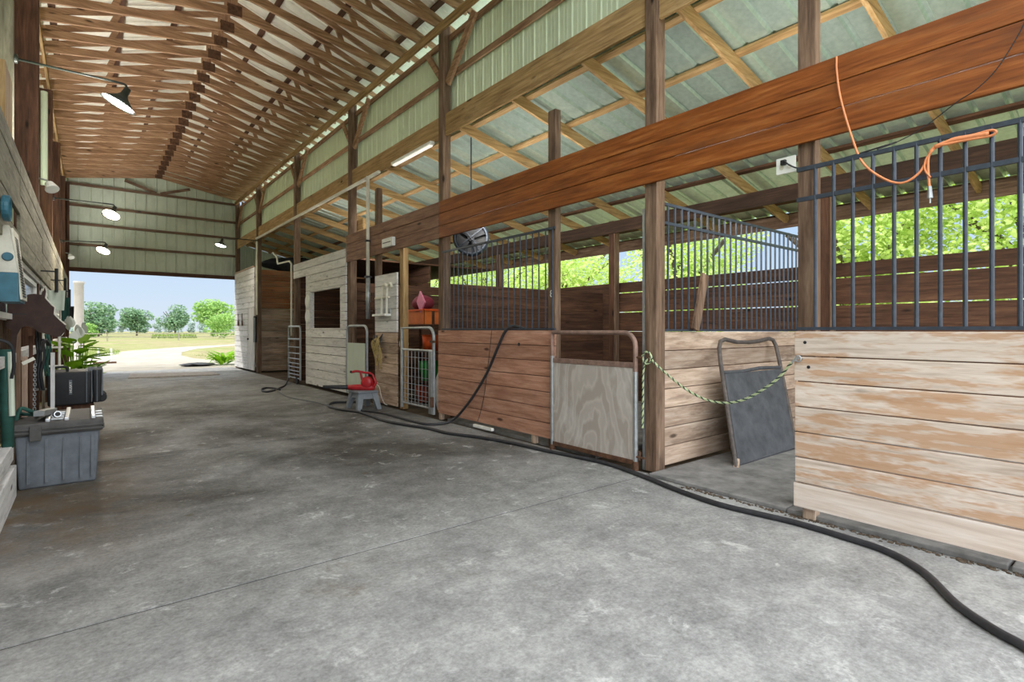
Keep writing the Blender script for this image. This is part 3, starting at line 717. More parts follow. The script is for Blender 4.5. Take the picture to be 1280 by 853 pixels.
# leaning gate with a rubber panel in the open stall
bl, br_, tl, tr = Vector((5.06, 2.76, .03)), Vector((6.40, 2.76, .03)), Vector((5.40, 3.165, 1.31)), Vector((6.74, 3.165, 1.31))
def gp_(u, v): return bl + (br_ - bl) * u + (tl - bl) * v
gn = (br_ - bl).cross(tl - bl).normalized()
t = thing('leaning_gate', 'unhung pipe gate with a black rubber panel leaning on the tan partition', 'gate', (5.8, 2.96, 0))
fr = [gp_(0, -.02)] + [gp_(.0, v) for v in (.2, .5, .8)] + [gp_(.012, .92), gp_(.05, .975), gp_(.12, .99), gp_(.3, .965), gp_(.5, .96), gp_(.7, .97), gp_(.88, .99), gp_(.955, .975), gp_(.99, .92)] + [gp_(1.0, v) for v in (.8, .5, .2, 0)]
build('pipe_frame', MB().tube(fr, .023, 10), 'old_pipe', t)
n_ = gn * .012
c4 = [gp_(.025, .02), gp_(.975, .02), gp_(.975, .70), gp_(.025, .70)]
build('rubber_panel', MB().prism([c - n_ for c in c4], n_ * 2), 'rubber', t)
build('cross_rail', MB().tube([gp_(.0, .715), gp_(.3, .71), gp_(.6, .725), gp_(1.0, .715)], .02, 8), 'rubber', t); build('bottom_rail', MB().tube([gp_(0, .015), gp_(1, .015)], .016, 8), 'rubber', t)
build('hinge_lug', MB().bar(gp_(-.01, -.03), gp_(.03, .05), .05, .05), 'tanZ', t)

# rubber mats on the stall floors
for a, b, lab in ((1.885, 3.16, 'dusty grey rubber mat on the floor of the open stall'), (.62, 1.87, 'grey rubber mat edge showing under the bleached door, next to the block'), (-.7, .605, 'grey rubber mat edge under the bleached door at the right frame edge')):
    o = build('rubber_mat', MB().bbox(4.19 if a > 1.8 else 4.175, 6.1, a, b, 0.001, .035, .008), 'mat'); tag(o, lab, 'rubber mat')
o = build('rubber_mat', MB().bbox(6.11, XO - .2, 1.0, 3.16, 0.001, .03, .008), 'mat'); tag(o, 'rubber mat deeper in the open stall, half hidden by the door', 'rubber mat')
o = build('rubber_mat', MB().bbox(4.37, XO - .2, 4.0, 7.1, -.018, .03, .008), 'mat'); tag(o, 'dark rubber mat edge below the red stall front', 'rubber mat')
# broken concrete lip under the mat edge
m = MB(); r2 = random.Random(3)
for k in range(320):
    y = r2.uniform(.2, 2.75); s = r2.uniform(.003, .013); x = 4.15 + r2.gauss(0, .018)
    m.ell((x, y, s * .25), (s, s * r2.uniform(.8, 1.8), s * .6), 6, 4, .5, r2)
o = build('rubble', m, 'dirt'); tag(o, 'crumbled concrete and dirt along the mat edge', 'rubble', kind='stuff')

# two colour braided rope across the open stall
def braid(t, pts, r=.0092, pitch=.07):
    P = spline(pts, 14); L = [0]
    for i in range(1, len(P)): L.append(L[-1] + (P[i] - P[i - 1]).length)
    n = int(L[-1] / .012); Q = []; j = 0
    for i in range(n + 1):
        d = L[-1] * i / n
        while j < len(L) - 2 and L[j + 1] < d: j += 1
        f = (d - L[j]) / max(1e-6, L[j + 1] - L[j]); Q.append(P[j].lerp(P[j + 1], f))
    for ph, mat in ((0, 'rope_pale'), (math.pi * .66, 'rope_pale'), (math.pi * 1.33, 'rope_dark')):
        out = []
        for i, p in enumerate(Q):
            d = (Q[min(i + 1, n)] - Q[max(i - 1, 0)]).normalized(); a = d.orthogonal() if abs(d.z) > .95 else d.cross(Vector((0, 0, 1))); a.normalize(); b = d.cross(a)
            q = ph + 2 * math.pi * (L[-1] * i / n) / pitch; out.append(p + (a * math.cos(q) + b * math.sin(q)) * r * .62)
        o = build('strand', MB().tube(out, r * .62, 6), mat, t, smooth=True)
        o['label'] = 'pale yellow green strand' if mat == 'rope_pale' else 'dark green strand'
t = thing('braided_rope', 'green and white braided rope slung across the open stall', 'rope', (4.25, 2.5, .4))
braid(t, [(4.31, 3.24, 1.13), (4.27, 3.05, 1.01), (4.23, 2.75, .85), (4.20, 2.48, .785), (4.17, 2.22, .83), (4.13, 1.95, 1.00), (4.10, 1.80, 1.16)])
braid(t, [(4.31, 3.27, 1.12), (4.29, 3.30, 1.0), (4.29, 3.305, .75), (4.29, 3.31, .43)])
braid(t, [(4.30, 3.20, 1.13), (4.29, 3.25, 1.19), (4.29, 3.31, 1.15), (4.29, 3.28, 1.07), (4.29, 3.22, 1.09), (4.29, 3.20, 1.14)])
build('snap_hook', MB().tube([(4.10, 1.80, 1.16), (4.098, 1.77, 1.19), (4.098, 1.75, 1.195)], .009, 8), 'galv', t)

# ---------------------------------------------------------------- hoses on the floor
def floor_pts(px, z=.022): return [atZ(u, v, z) for u, v in px]
A = [(1300, 822), (1280, 808), (1240, 786), (1195, 755), (1155, 716), (1110, 690), (1060, 673), (1000, 655), (950, 643), (900, 631), (850, 614), (800, 594), (760, 580), (720, 571), (680, 563), (640, 554), (600, 547), (560, 541.8), (537, 536), (505, 531), (480, 526), (462, 519.5), (447, 515), (425, 512), (411, 508), (416, 503.5), (436, 503), (446, 502.5)]
o = build('water_hose', MB().tube(spline(floor_pts(A), 6), .021, 10), 'hose', smooth=True); tag(o, 'thick black hose running along the concrete floor beside the stalls', 'hose')
fp = floor_pts([(452, 513), (480, 517), (505, 524), (530, 530), (550, 530)], .02)
Bp = fp + [atX(565, 526, 4.22), atX(577.5, 514, 4.24), atX(592.5, 494, 4.255), atX(609, 465.6, 4.262), atX(622.5, 433.8, 4.268), atX(630, 417, 4.275), atX(636, 409.5, 4.29), atX(643, 408, 4.33), Vector((4.36, 5.18, 1.415))]
o = build('water_hose', MB().tube(spline(Bp, 6), .019, 10), 'hose', smooth=True); tag(o, 'black hose climbing from the floor over the red stall front', 'hose')
cp = floor_pts([(410, 507), (395, 503), (372, 499), (358, 495.5), (347, 489), (340, 487)], .012)
o = build('power_cord', MB().tube(spline(cp, 6), .013, 8), 'hose_grey', smooth=True); tag(o, 'grey cord on the floor linking the two black hoses', 'cord')
lp = floor_pts([(364, 468), (361, 476), (357, 481), (350, 485), (343, 488), (333, 490), (327, 487.5), (332, 485), (343, 485.5), (350, 487.5)], .02)
lp[0].z = .45; lp[1].z = .15
o = build('water_hose', MB().tube(spline(lp, 6), .02, 8), 'hose', smooth=True); tag(o, 'short black hose looped on the floor below the slatted gate', 'hose')
o = build('thin_cable', MB().tube(spline([atX(615, 411, 4.292), atX(612, 440, 4.29), atX(609, 465, 4.29), atX(605, 495, 4.29), atX(600, 518, 4.29), atX(597, 527, 4.27)], 5), .004, 5), 'hose'); tag(o, 'thin dark cable hanging down the red stall front', 'cable')
o = build('plastic_strip', MB().bbox(4.25, 4.295, 5.78, 6.22, .035, .075, .006), 'white'); tag(o, 'white plastic strip lying under the red stall front', 'strip')

# ---------------------------------------------------------------- stool and leaf blower
sx, sy = 3.86, 9.12
t = thing('step_stool', 'grey plastic step stool standing before the plank panel under a red blower', 'stool', (sx, sy, 0))
def stool_leg(cx, cy):
    tx, ty = sx + cx * .12, sy + cy * .15; bx, by = sx + cx * .185, sy + cy * .24
    w = .055
    return MB().add([(tx - w, ty - w, .30), (tx + w, ty - w, .30), (tx + w, ty + w, .30), (tx - w, ty + w, .30), (bx - w * .7, by - w * .7, 0), (bx + w * .7, by - w * .7, 0), (bx + w * .7, by + w * .7, 0), (bx - w * .7, by + w * .7, 0)],
                    [(0, 1, 2, 3), (7, 6, 5, 4), (0, 4, 5, 1), (1, 5, 6, 2), (2, 6, 7, 3), (3, 7, 4, 0)])
build('seat', MB().bbox(sx - .19, sx + .19, sy - .225, sy + .225, .29, .325, .012), 'stool', t)
for a in (-1, 1):
    for b in (-1, 1): build('leg', stool_leg(a, b), 'stool', t)
ap = MB()
for s in (-1, 1):
    ap.add([(sx + s * .155, sy - .19, .295), (sx + s * .155, sy + .19, .295), (sx + s * .175, sy + .21, .13), (sx + s * .175, sy + .16, .13), (sx + s * .165, sy + .10, .20), (sx + s * .165, sy - .10, .20), (sx + s * .175, sy - .16, .13), (sx + s * .175, sy - .21, .13)], [(0, 1, 2, 3, 4, 5, 6, 7)])
    ap.add([(sx - .155, sy + s * .195, .295), (sx + .155, sy + s * .195, .295), (sx + .175, sy + s * .235, .10), (sx + .10, sy + s * .22, .19), (sx - .10, sy + s * .22, .19), (sx - .175, sy + s * .235, .10)], [(0, 1, 2, 3, 4, 5)])
build('apron', ap, 'stool', t)
bz = .325
t = thing('leaf_blower', 'red electric leaf blower with a grey nozzle lying on the step stool', 'leaf blower', (sx, sy, bz))
L = Vector((-C_, S_, 0)).normalized()                       # nozzle direction, across the view to the left
def bp(a, b, z): return Vector((sx, sy, bz)) + L * a + Vector((L.y, -L.x, 0)) * b + Vector((0, 0, z))
hz = MB().lathe([(0, -.07), (.06, -.07), (.10, -.05), (.115, 0), (.10, .05), (.06, .07), (0, .07)], bp(-.07, 0, .135), (L.y, -L.x, 0), 20)
build('fan_housing', hz, 'red', t, smooth=True)
build('base', MB().tube([bp(.27, 0, .05), bp(.1, 0, .05), bp(-.1, 0, .045), bp(-.2, 0, .045)], [.045, .055, .06, .045], 12), 'red', t, smooth=True)
build('nozzle', MB().tube([bp(.26, 0, .052), bp(.45, 0, .055), bp(.68, 0, .058), bp(.72, 0, .058)], [.042, .038, .03, .03], 12), 'hose', t, smooth=True)
build('handle', MB().tube(spline([bp(-.20, 0, .20), bp(-.15, 0, .29), bp(-.02, 0, .315), bp(.12, 0, .34), bp(.2, 0, .325)], 6), .021, 8).tube(spline([bp(-.20, 0, .21), bp(-.22, 0, .13), bp(-.18, 0, .06)], 6), .026, 8).tube(spline([bp(.05, 0, .325), bp(.035, 0, .25), bp(.02, 0, .18)], 5), .022, 8), 'red', t, smooth=True)
build('trigger', MB().tube([bp(.2, 0, .325), bp(.235, 0, .33)], .022, 8), 'black', t)
build('air_intake', MB().lathe([(0, 0), (.055, 0), (.06, .012), (.05, .02), (0, .02)], bp(-.07, .068, .135), (L.y, -L.x, 0), 16), 'black', t)
o = build('power_cord', MB().tube(spline([bp(-.21, .02, .12), bp(-.27, .06, .05), bp(-.30, .07, -.1), bp(-.36, .06, -.24), bp(-.42, .04, -.27)], 6), .006, 6), 'pvc'); tag(o, 'pale cord dangling from the red blower', 'cord')

# ---------------------------------------------------------------- feed room shelves and buckets
t = thing('shelf_rack', 'dark shelf rack in the feed room holding orange and green tubs', 'shelf', (5.2, 9.1, 0))
for z in (.40, .97, 1.48): build('shelf', MB().bbox(4.95, 5.6, 8.55, 10.2, z, z + .03, .004), 'darkY', t)
for x in (4.98, 5.57):
    for y in (8.58, 10.15): build('upright', MB().bbox(x - .02, x + .02, y - .02, y + .02, 0, 1.75, .003), 'darkZ', t)
def bucket(x, y, z, r, h, mat, label, tape=.82):
    t = thing('bucket', label, 'bucket', (x, y, z))
    build('body', MB().lathe([(0, 0), (r * tape, 0), (r, h), (r * .94, h), (r * tape * .95, .02), (0, .02)], (x, y, z), (0, 0, 1), 24), mat, t, smooth=True)
    build('rim', MB().tube([(x + r * math.cos(q), y + r * math.sin(q), z + h) for q in [i * math.pi / 12 for i in range(25)]], .010, 6), mat, t)
    return t
bucket(5.18, 9.02, 1.0, .17, .30, 'orange', 'bright orange bucket on the middle feed room shelf')
bucket(5.2, 9.08, .43, .21, .36, 'green', 'green tub behind the wire mesh gate')
bucket(5.2, 9.22, .0, .22, .31, 'redbrown', 'brick red tub on the floor behind the wire mesh gate')
t = thing('storage_tote', 'open orange tote on the top feed room shelf with a maroon bundle on it', 'tote', (5.2, 9.3, 1.51))
x0, x1, y0, y1, z0, z1 = 4.98, 5.42, 8.92, 9.66, 1.515, 1.80
m = MB()
m.bbox(x0 + .02, x1 - .02, y0 + .02, y1 - .02, z0, z0 + .015, .004)
for a in ((x0, x0 + .015, y0, y1), (x1 - .015, x1, y0, y1), (x0, x1, y0, y0 + .015), (x0, x1, y1 - .015, y1)): m.bbox(*a, z0, z1, .004)
build('body', m, 'orange_light', t); build('rim', MB().bbox(x0 - .02, x0, y0 - .02, y1 + .02, z1 - .03, z1 + .005, .004).bbox(x0 - .02, x1, y0 - .02, y0, z1 - .03, z1 + .005, .004), 'orange', t)
o = build('cloth_bundle', MB().ell((5.2, 9.36, 1.93), (.2, .27, .16), 16, 10, .12), 'maroon', smooth=True); tag(o, 'maroon cloth bundle heaped in the orange tote', 'cloth')
m = MB(); c = Vector((4.97, 9.05, 1.93))
m.prism([c + Vector((0, -.16, .0)), c + Vector((0, .0, -.20)), c + Vector((0, .15, .02)), c + Vector((0, .02, .22))], (.03, 0, .0))
o = build('foil_packet', m, 'pink'); tag(o, 'pink diamond shaped packet leaning on the orange tote', 'packet')
o = build('tape_roll', MB().lathe([(.05, -.03), (.10, -.03), (.10, .03), (.05, .03), (.05, -.03)], (4.98, 9.75, 1.12), (-1, -.4, 0), 20), 'cream'); tag(o, 'pale tape roll standing on the middle shelf beside the orange bucket', 'roll')
m = MB().ell((4.62, 7.66, .37), (.10, .20, .37), 14, 10, .14)
o = build('paper_sack', m, 'paper', smooth=True); tag(o, 'white printed feed sack behind the right edge of the mesh gate', 'sack')
o = build('plywood_sheet', MB().bbox(6.9, 8.12, 14.812, 14.838, 2.2, 2.90, .003), 'ochre'); tag(o, 'ochre plywood sheet high at the back, above the feed room shelves', 'plywood')

# ---------------------------------------------------------------- pipes, lights, boxes on the stall side
t = thing('water_pipe', 'white plastic pipe under the header dropping beside the tack gate', 'pipe', (4.33, 9.9, 1.5))
build('long_run', MB().tube([(4.312, 9.45, 4.40), (4.312, 18.85, 4.40)], .035, 10), 'pvc', t, smooth=True)
build('drop', MB().tube([(4.267, 9.86, 4.40), (4.267, 9.86, 2.45)], .035, 10), 'pvc', t, smooth=True)
build('lower_drop', MB().tube([(4.27, 9.86, 2.45), (4.27, 9.86, 1.62)], .042, 10), 'galv', t, smooth=True)
build('clamp', MB().bbox(4.215, 4.33, 9.82, 9.91, 3.12, 3.16, .004).bbox(4.215, 4.33, 9.82, 9.91, 2.42, 2.46, .004), 'hose', t)
t = thing('strip_light', 'long off white strip light fixed under the yellow header', 'light', (4.36, 8.2, 4.40))
build('housing', MB().bbox(4.31, 4.39, 7.52, 8.95, 4.405, 4.458, .008), 'white', t); build('diffuser', MB().bbox(4.318, 4.382, 7.56, 8.91, 4.385, 4.408, .008), 'strip', t)
t = thing('junction_box', 'small white box with a dark slot on the faded plank beam', 'box', (4.28, 8.55, 2.9))
build('case', MB().bbox(4.235, 4.307, 8.75, 9.17, 2.915, 3.075, .01), 'white', t); build('slot', MB().bbox(4.230, 4.237, 8.80, 9.12, 2.985, 3.0, .002), 'black', t)
t = thing('outlet_plate', 'white double outlet with a black plug beside the short post under the beam', 'outlet', (4.35, 1.93, 2.63))
build('plate', MB().bbox(4.345, 4.36, 1.88, 2.03, 2.65, 2.78, .004), 'white', t)
for y in (1.925, 1.985): build('socket', MB().lathe([(0, 0), (.018, 0), (.018, .004), (0, .004)], (4.345, y, 2.70), (-1, 0, 0), 12), 'cream', t)
o = build('plug_cord', MB().tube(spline([(4.335, 1.965, 2.735), (4.30, 1.95, 2.74), (4.32, 1.90, 2.69), (4.345, 1.82, 2.66), (4.345, 1.6, 2.66), (4.3, 1.2, 2.68)], 6), .006, 6).bbox(4.315, 4.345, 1.945, 1.985, 2.715, 2.755, .004), 'black'); tag(o, 'black plug and cord in the white outlet', 'cord')
E1 = [atX(1045.6, 71, 4.295), atX(1046, 90, 4.29), atX(1051, 124, 4.285), atX(1064, 169, 4.24), atX(1077.5, 202, 4.15), atX(1100, 221, 4.12), atX(1126, 229, 4.11), atX(1149, 216, 4.12), atX(1166, 187.5, 4.135), atX(1190, 174, 4.14), atX(1215, 169, 4.14), atX(1238, 163, 4.14), atX(1245, 165, 4.14), atX(1238, 170, 4.14), atX(1215, 174, 4.135), atX(1185, 180, 4.13), atX(1168, 184, 4.13), atX(1161, 195, 4.125), atX(1160, 212, 4.125), atX(1162, 236, 4.125)]
t = thing('extension_cord', 'orange extension cord looping from the red beam to the black bars', 'cord', (4.2, 1.4, 2.4))
build('cable', MB().tube(spline(E1, 7), .0075, 8), 'extcord', t, smooth=True)
build('bundle', MB().tube(spline([atX(1168, 184, 4.135), atX(1190, 176, 4.14), atX(1215, 171, 4.14), atX(1236, 167, 4.14)], 5), .014, 8).tube(spline([atX(1166, 187, 4.12), atX(1157, 200, 4.12), atX(1156, 212, 4.12), atX(1163, 222, 4.12)], 5), .006, 6), 'extcord', t, smooth=True)
build('plug', MB().tube([atX(1162, 233, 4.125), atX(1162.5, 248, 4.125)], [.011, .016], 10).tube([atX(1162.5, 248, 4.125), atX(1162.5, 254, 4.125)], .005, 6), 'galv', t)
o = build('black_wire', MB().tube(spline([atX(1284, 20, 4.285), atX(1272, 45, 4.28), atX(1246, 86, 4.27), atX(1220, 112, 4.26), atX(1197, 127, 4.26), atX(1152, 161, 4.26), atX(1120, 178, 4.24), atX(1096, 187, 4.20)], 6), .0035, 5), 'black'); tag(o, 'thin black wire crossing the red beam down to the bars', 'wire')
# galvanised channel on the near edge of the first post
o = build('metal_channel', MB().bbox(4.355, 4.385, 3.335, 3.365, .0, 2.62, .004), 'galv'); tag(o, 'galvanised channel standing along the far edge of the nearest post', 'channel')
# round dark fan over the bars of the red stall front
fc = Vector((4.75, 7.0, 2.86)); ax = Vector((-.6, -.78, 0)).normalized()
t = thing('barn_fan', 'round grey fan hung under the lean-to near the red stall front', 'fan', tuple(fc))
build('drum', MB().lathe([(.26, -.09), (.285, -.07), (.285, .07), (.26, .09), (.24, .09), (.24, -.09), (.26, -.09)], fc, ax, 28), 'black_steel', t, smooth=True)
b = MB()
for k in range(4):
    q = k * math.pi / 2; e1 = ax.orthogonal().normalized(); e2 = ax.cross(e1); d = e1 * math.cos(q) + e2 * math.sin(q); w = ax.cross(d)
    b.prism([fc + d * .04 - w * .03, fc + d * .22 - w * .09, fc + d * .22 + w * .07, fc + d * .04 + w * .03], ax * .012)
build('blades', b, 'tarp', t); build('hub', MB().lathe([(0, -.05), (.05, -.05), (.05, .05), (0, .05)], fc, ax, 16), 'black', t)
build('guard', MB().tube([fc + ax * .09 + e1 * .25, fc + ax * .09 - e1 * .25], .006, 6).tube([fc + ax * .09 + e2 * .25, fc + ax * .09 - e2 * .25], .006, 6), 'black_steel', t)
build('back_cover', MB().lathe([(0, -.10), (.24, -.09), (.24, -.08), (0, -.085)], fc, ax, 28), 'black', t)
build('hanger', MB().tube([fc + Vector((0, 0, .28)), Vector((fc.x, fc.y, lean_z(fc.x) + .02))], .012, 6), 'black_steel', t)
# timber block on the tack room corner post, plates, things in the window
o = build('timber_block', MB().bbox(4.52, 4.62, 10.7, 11.35, 3.52, 3.76, .006), 'yellowY'); tag(o, 'short pine block behind the corner post of the tack room', 'block')
for z, lab in ((2.12, 'upper'), (1.74, 'lower')):
    o = build('round_plaque', MB().lathe([(0, .03), (.12, .028), (.175, .012), (.18, 0), (0, 0)], (4.302, 13.60, z), (-1, 0, 0), 28), 'white', smooth=True); tag(o, lab + ' of two white round plaques on the tack room front', 'plaque')
o = build('round_dish', MB().lathe([(0, .01), (.09, .012), (.10, .03), (.20, .03), (.235, .05), (.25, .04), (.22, 0), (0, 0)], (6.301, 14.4, 2.0), (-1, 0, 0), 28), 'gable', smooth=True); tag(o, 'dim round dish on the inner wall, left in the tack room window', 'dish')
t = thing('bridle', 'dim leather bridle hanging on the inner wall, right in the tack room window', 'bridle', (6.26, 13.6, 1.6))
for dy in (-.12, .12): build('strap', MB().tube(spline([(6.27, 13.3 + dy * .4, 2.35), (6.26, 13.3 + dy, 2.0), (6.26, 13.3 + dy * 1.4, 1.62)], 6), .03, 6), 'rusty', t)
build('noseband', MB().tube(spline([(6.26, 13.12, 1.64), (6.24, 13.3, 1.72), (6.26, 13.48, 1.64)], 6), .03, 6), 'rusty', t)
# fill tubes added out of sight behind the plank beam to brighten the lean-to
for y, ln in ((1.0, 1.3), (2.5, 1.1), (5.9, 1.6), (7.95, 1.0), (10.3, 1.0), (12.9, 1.5)):
    t = thing('fill_tube_light', 'added white fill tube unseen behind the plank beam', 'light', (4.40, y, 3.0), 'added fill tubes over the stalls')
    build('housing', MB().bbox(4.344, 4.40, y - ln / 2, y + ln / 2, 2.98, 3.03, .006), 'white', t)
    build('tube', MB().tube([(4.42, y - ln / 2 + .03, 3.02), (4.42, y + ln / 2 - .03, 3.02)], .018, 10), 'bulb_white', t, smooth=True)
    l = bpy.data.lights.new('fill_tube_glow', 'AREA'); l.shape = 'RECTANGLE'; l.size = ln * .95; l.size_y = .05; l.energy = P_T * ln; l.color = (1, .97, .9); l.spread = math.radians(180)
    lo = bpy.data.objects.new('fill_tube_glow', l); COL.objects.link(lo); lo.parent = t; lo.location = (.085, 0, .035); lo.rotation_euler = Vector((1, 0, .22)).to_track_quat('-Z', 'Y').to_euler()
# pump hydrant and white drops in the recess
t = thing('drain_pipe', 'slim pale pipe standing at the corner post of the tack room, bent at the top', 'pipe', (4.3, 14.98, 1.4))
build('run', MB().tube(spline([(4.31, 15.0, 1.25), (4.31, 15.0, 2.2), (4.31, 15.0, 3.2)], 4) + [(4.33, 15.25, 3.3), (4.33, 16.4, 3.34), (4.33, 16.5, 3.55), (4.33, 16.9, 3.72)], .025, 8), 'pvc', t, smooth=True)
t = thing('hand_pump', 'dark yard tool leaning on the dark post of the end room', 'tool', (4.3, 18.8, .9))
build('grip', MB().tube([(4.30, 18.97, 1.0), (4.30, 18.97, 1.86)], .05, 8), 'black', t); build('bracket', MB().tube([(4.28, 18.93, 1.82), (4.28, 18.92, 1.0)], .02, 6), 'galv', t)
o = build('pipe_post', MB().tube([(4.31, 18.78, 1.9), (4.31, 18.78, 4.3)], .03, 8), 'pvc'); tag(o, 'slim white pipe running up the dark post of the end room', 'pipe')

# ================================================================== LEFT WALL
def gooseneck(mount, tip, label, facing, mat='bulb', r=.165, power=0, col=(1, .9, .75)):
    mount, tip = Vector(mount), Vector(tip); facing = Vector(facing).normalized()
    t = thing('wall_lamp', label, 'lamp', tuple(mount))
    d = (tip - mount).normalized()
    build('mount', MB().lathe([(0, 0), (.05, 0), (.05, .025), (.02, .035), (0, .035)], mount, d, 16), 'lampshade', t)
    c = tip - facing * .0
    build('arm', MB().tube([mount + d * .02, tip - d * .10 + Vector((0, 0, .0))] + spline([tip - d * .10, tip - d * .03 - Vector((0, 0, .008)), tip - Vector((0, 0, .06))], 5)[1:], .014, 8), 'lampshade', t, smooth=True)
    top = tip - Vector((0, 0, .05))
    build('shade', MB().lathe([(0, 0), (.035, 0), (.042, .09), (.07, .13), (r, .235), (r - .005, .237), (.066, .136), (.03, .10), (0, .10)], top, facing, 28), 'lampshade', t, smooth=True)
    bc = top + facing * .222
    build('bulb_face', MB().lathe([(0, .012), (r * .6, .008), (r - .012, 0), (0, -.01)], bc, facing, 28), mat, t, smooth=True)
    if power:
        l = bpy.data.lights.new('lamp_light', 'AREA'); l.shape = 'DISK'; l.size = r * 1.7; l.energy = power; l.color = col; l.spread = math.radians(178)
        o = bpy.data.objects.new('lamp_light', l); COL.objects.link(o); o.parent = t
        p = bc + facing * .02 - mount; o.location = p; o.rotation_euler = facing.to_track_quat('-Z', 'Y').to_euler()
    return t
fl = (-.42, .10, -.88); fl2 = (-.30, -.42, -.80)
P_L = 16
m1 = atX(18, 73, -.64)
post('wall_stud', -.815, -.645, m1.y - .05, m1.y + .05, 3.07, 6.085, 'oliveZ', 'slim stud on the left wall carrying the nearest gooseneck lamp')
gooseneck(tuple(m1), tuple(atY(160, 106, m1.y)), 'nearest lit gooseneck lamp on a long arm from the left wall', fl, 'bulb_white', r=.19, power=6, col=(1, .95, .92))
gooseneck((-.54, 13.78, 4.0), tuple(atY(144, 256, 13.78)), 'warm lit gooseneck lamp in the middle of the left wall', fl2, power=P_L)
gooseneck((-.54, 17.47, 3.64), tuple(atY(133, 303, 17.47)), 'warm lit gooseneck lamp farthest along the left wall', fl2, power=P_L)
gooseneck((4.34, 18.99, 4.36), tuple(atY(278, 297, 18.99)), 'dark gooseneck lamp reaching in from the stall side before the gable', (-.25, -.12, -.95), 'bulb_white', power=P_L * .5)
for n, y in enumerate((8.0, 11.9, 15.6, 19.3)):  # added uplights, hidden by the boards, that fill the roof and right siding
    t = thing('fill_tube_light', 'added white fill tube unseen behind the top board of the left wall', 'light', (-.58, y, 2.93), 'added fill tubes behind the left wall boards')
    build('housing', MB().bbox(-.64, -.534, y - .7, y + .7, 2.92, 2.955, .006), 'white', t); build('tube', MB().tube([(-.59, y - .68, 2.975), (-.59, y + .68, 2.975)], .016, 10), 'bulb_white', t, smooth=True)
    l = bpy.data.lights.new('fill_tube_glow', 'AREA'); l.shape = 'RECTANGLE'; l.size = 1.35; l.size_y = .05; l.energy = P_U; l.color = (1, .98, .93); l.spread = math.radians(150)
    lo = bpy.data.objects.new('fill_tube_glow', l); COL.objects.link(lo); lo.parent = t; lo.location = (0, 0, .066); lo.rotation_euler = Vector((.75, 0, .66)).to_track_quat('-Z', 'Y').to_euler()
for (p, lab) in ((Vector((-.515, 10.05, 3.5)), 'small white floodlight on the nearest left post'), (Vector((-.515, 21.15, 3.71)), 'small white floodlight on the fourth left post')):
    t = thing('floodlight', lab, 'light', tuple(p))
    build('head', MB().lathe([(0, -.05), (.05, -.05), (.085, .06), (.08, .065), (0, .06)], p + Vector((.10, -.05, -.05)), (.3, -.5, -.8), 14), 'white', t)
    build('bracket', MB().tube([p + Vector((-.03, 0, .05)), p + Vector((.06, -.03, .03)), p + Vector((.09, -.04, -.02))], .012, 6), 'galv', t)
o = build('pipe_sleeve', MB().tube([(-.66, 13.645, 4.2), (-.66, 13.645, 6.0)], .055, 10), 'siding'); tag(o, 'pale green pipe on the second left post', 'pipe')
o = build('pine_block', MB().bbox(-.60, -.53, 6.0, 6.5, 3.05, 3.62, .006), 'yellowZ'); tag(o, 'yellow pine block above the top board of the left wall', 'block')
# cream and teal louvred cabinet
t = thing('wall_cabinet', 'cream and teal cabinet with a louvred side on the left wall', 'cabinet', (-.46, 5.8, 1.62))
out = [(-.53, 1.62), (-.415, 1.62), (-.42, 1.84), (-.47, 2.20), (-.50, 2.20), (-.53, 2.10)]
ya, yb = 5.55, 6.05
lo = [(-.53, 1.62), (-.415, 1.62), (-.42, 1.84), (-.53, 1.84)]; up = [(-.53, 1.842), (-.42, 1.842), (-.47, 2.20), (-.50, 2.20), (-.53, 2.10)]
build('lower_shell', MB().prism([(x, ya, z) for x, z in lo], (0, yb - ya, 0)), 'teal', t)
build('upper_shell', MB().prism([(x, ya, z) for x, z in up], (0, yb - ya, 0)), 'cream', t)
build('knob', MB().lathe([(0, .02), (.028, .02), (.034, 0), (0, 0)], (-.478, ya, 1.96), (0, -1, 0), 18), 'teal', t)
build('side_panel', MB().prism([(-.412, 5.62, 1.64), (-.412, 6.04, 1.64), (-.466, 6.04, 2.19), (-.466, 5.62, 2.19)], (.012, 0, .002)), 'cream', t)
m = MB()
for k in range(22):
    f = (k + .5) / 23; z = 1.66 + f * .5; x = -.412 - .054 * f + .014
    m.bar((x, 5.70, z), (x, 5.92, z), .006, .011)
build('louvre_slats', m, 'black', t)
o = build('hose_coil', MB().tube([(-.475 + .012 * math.sin(q * .7), 5.45 + .10 * math.cos(q), 2.31 + .085 * math.sin(q)) for q in [i * math.pi / 10 for i in range(81)]], .014, 6), 'teal'); tag(o, 'teal hose coil hung above the cream and teal cabinet', 'hose coil')
# horse head sign
hp = [(70, 372), (262, 366), (262, 298), (330, 290), (402, 300), (412, 262), (436, 214), (452, 268), (442, 330), (500, 396), (532, 422), (526, 488), (580, 542), (636, 592), (630, 652), (590, 700), (540, 713), (500, 692), (372, 662), (330, 622), (262, 604), (205, 618), (165, 690), (150, 860), (112, 860), (108, 640), (60, 620)]
out = [atY(x / 7.75, 330 + y / 7.75, 6.7) for x, y in hp]
t = thing('horse_head_sign', 'rust brown horse head cut-out standing out from the left wall', 'sign', (-.5, 6.7, 1.2))
build('plate', MB().prism(out, (0, .018, 0)), 'horse', t)
build('pale_edge', MB().tube([o_ - Vector((0, .0, 0)) for o_ in out[5:14]], .006, 6), 'pvc', t)
build('wall_bracket', MB().tube([(-.60, 6.71, 1.55), (-.45, 6.71, 1.55)], .012, 6), 'black', t)
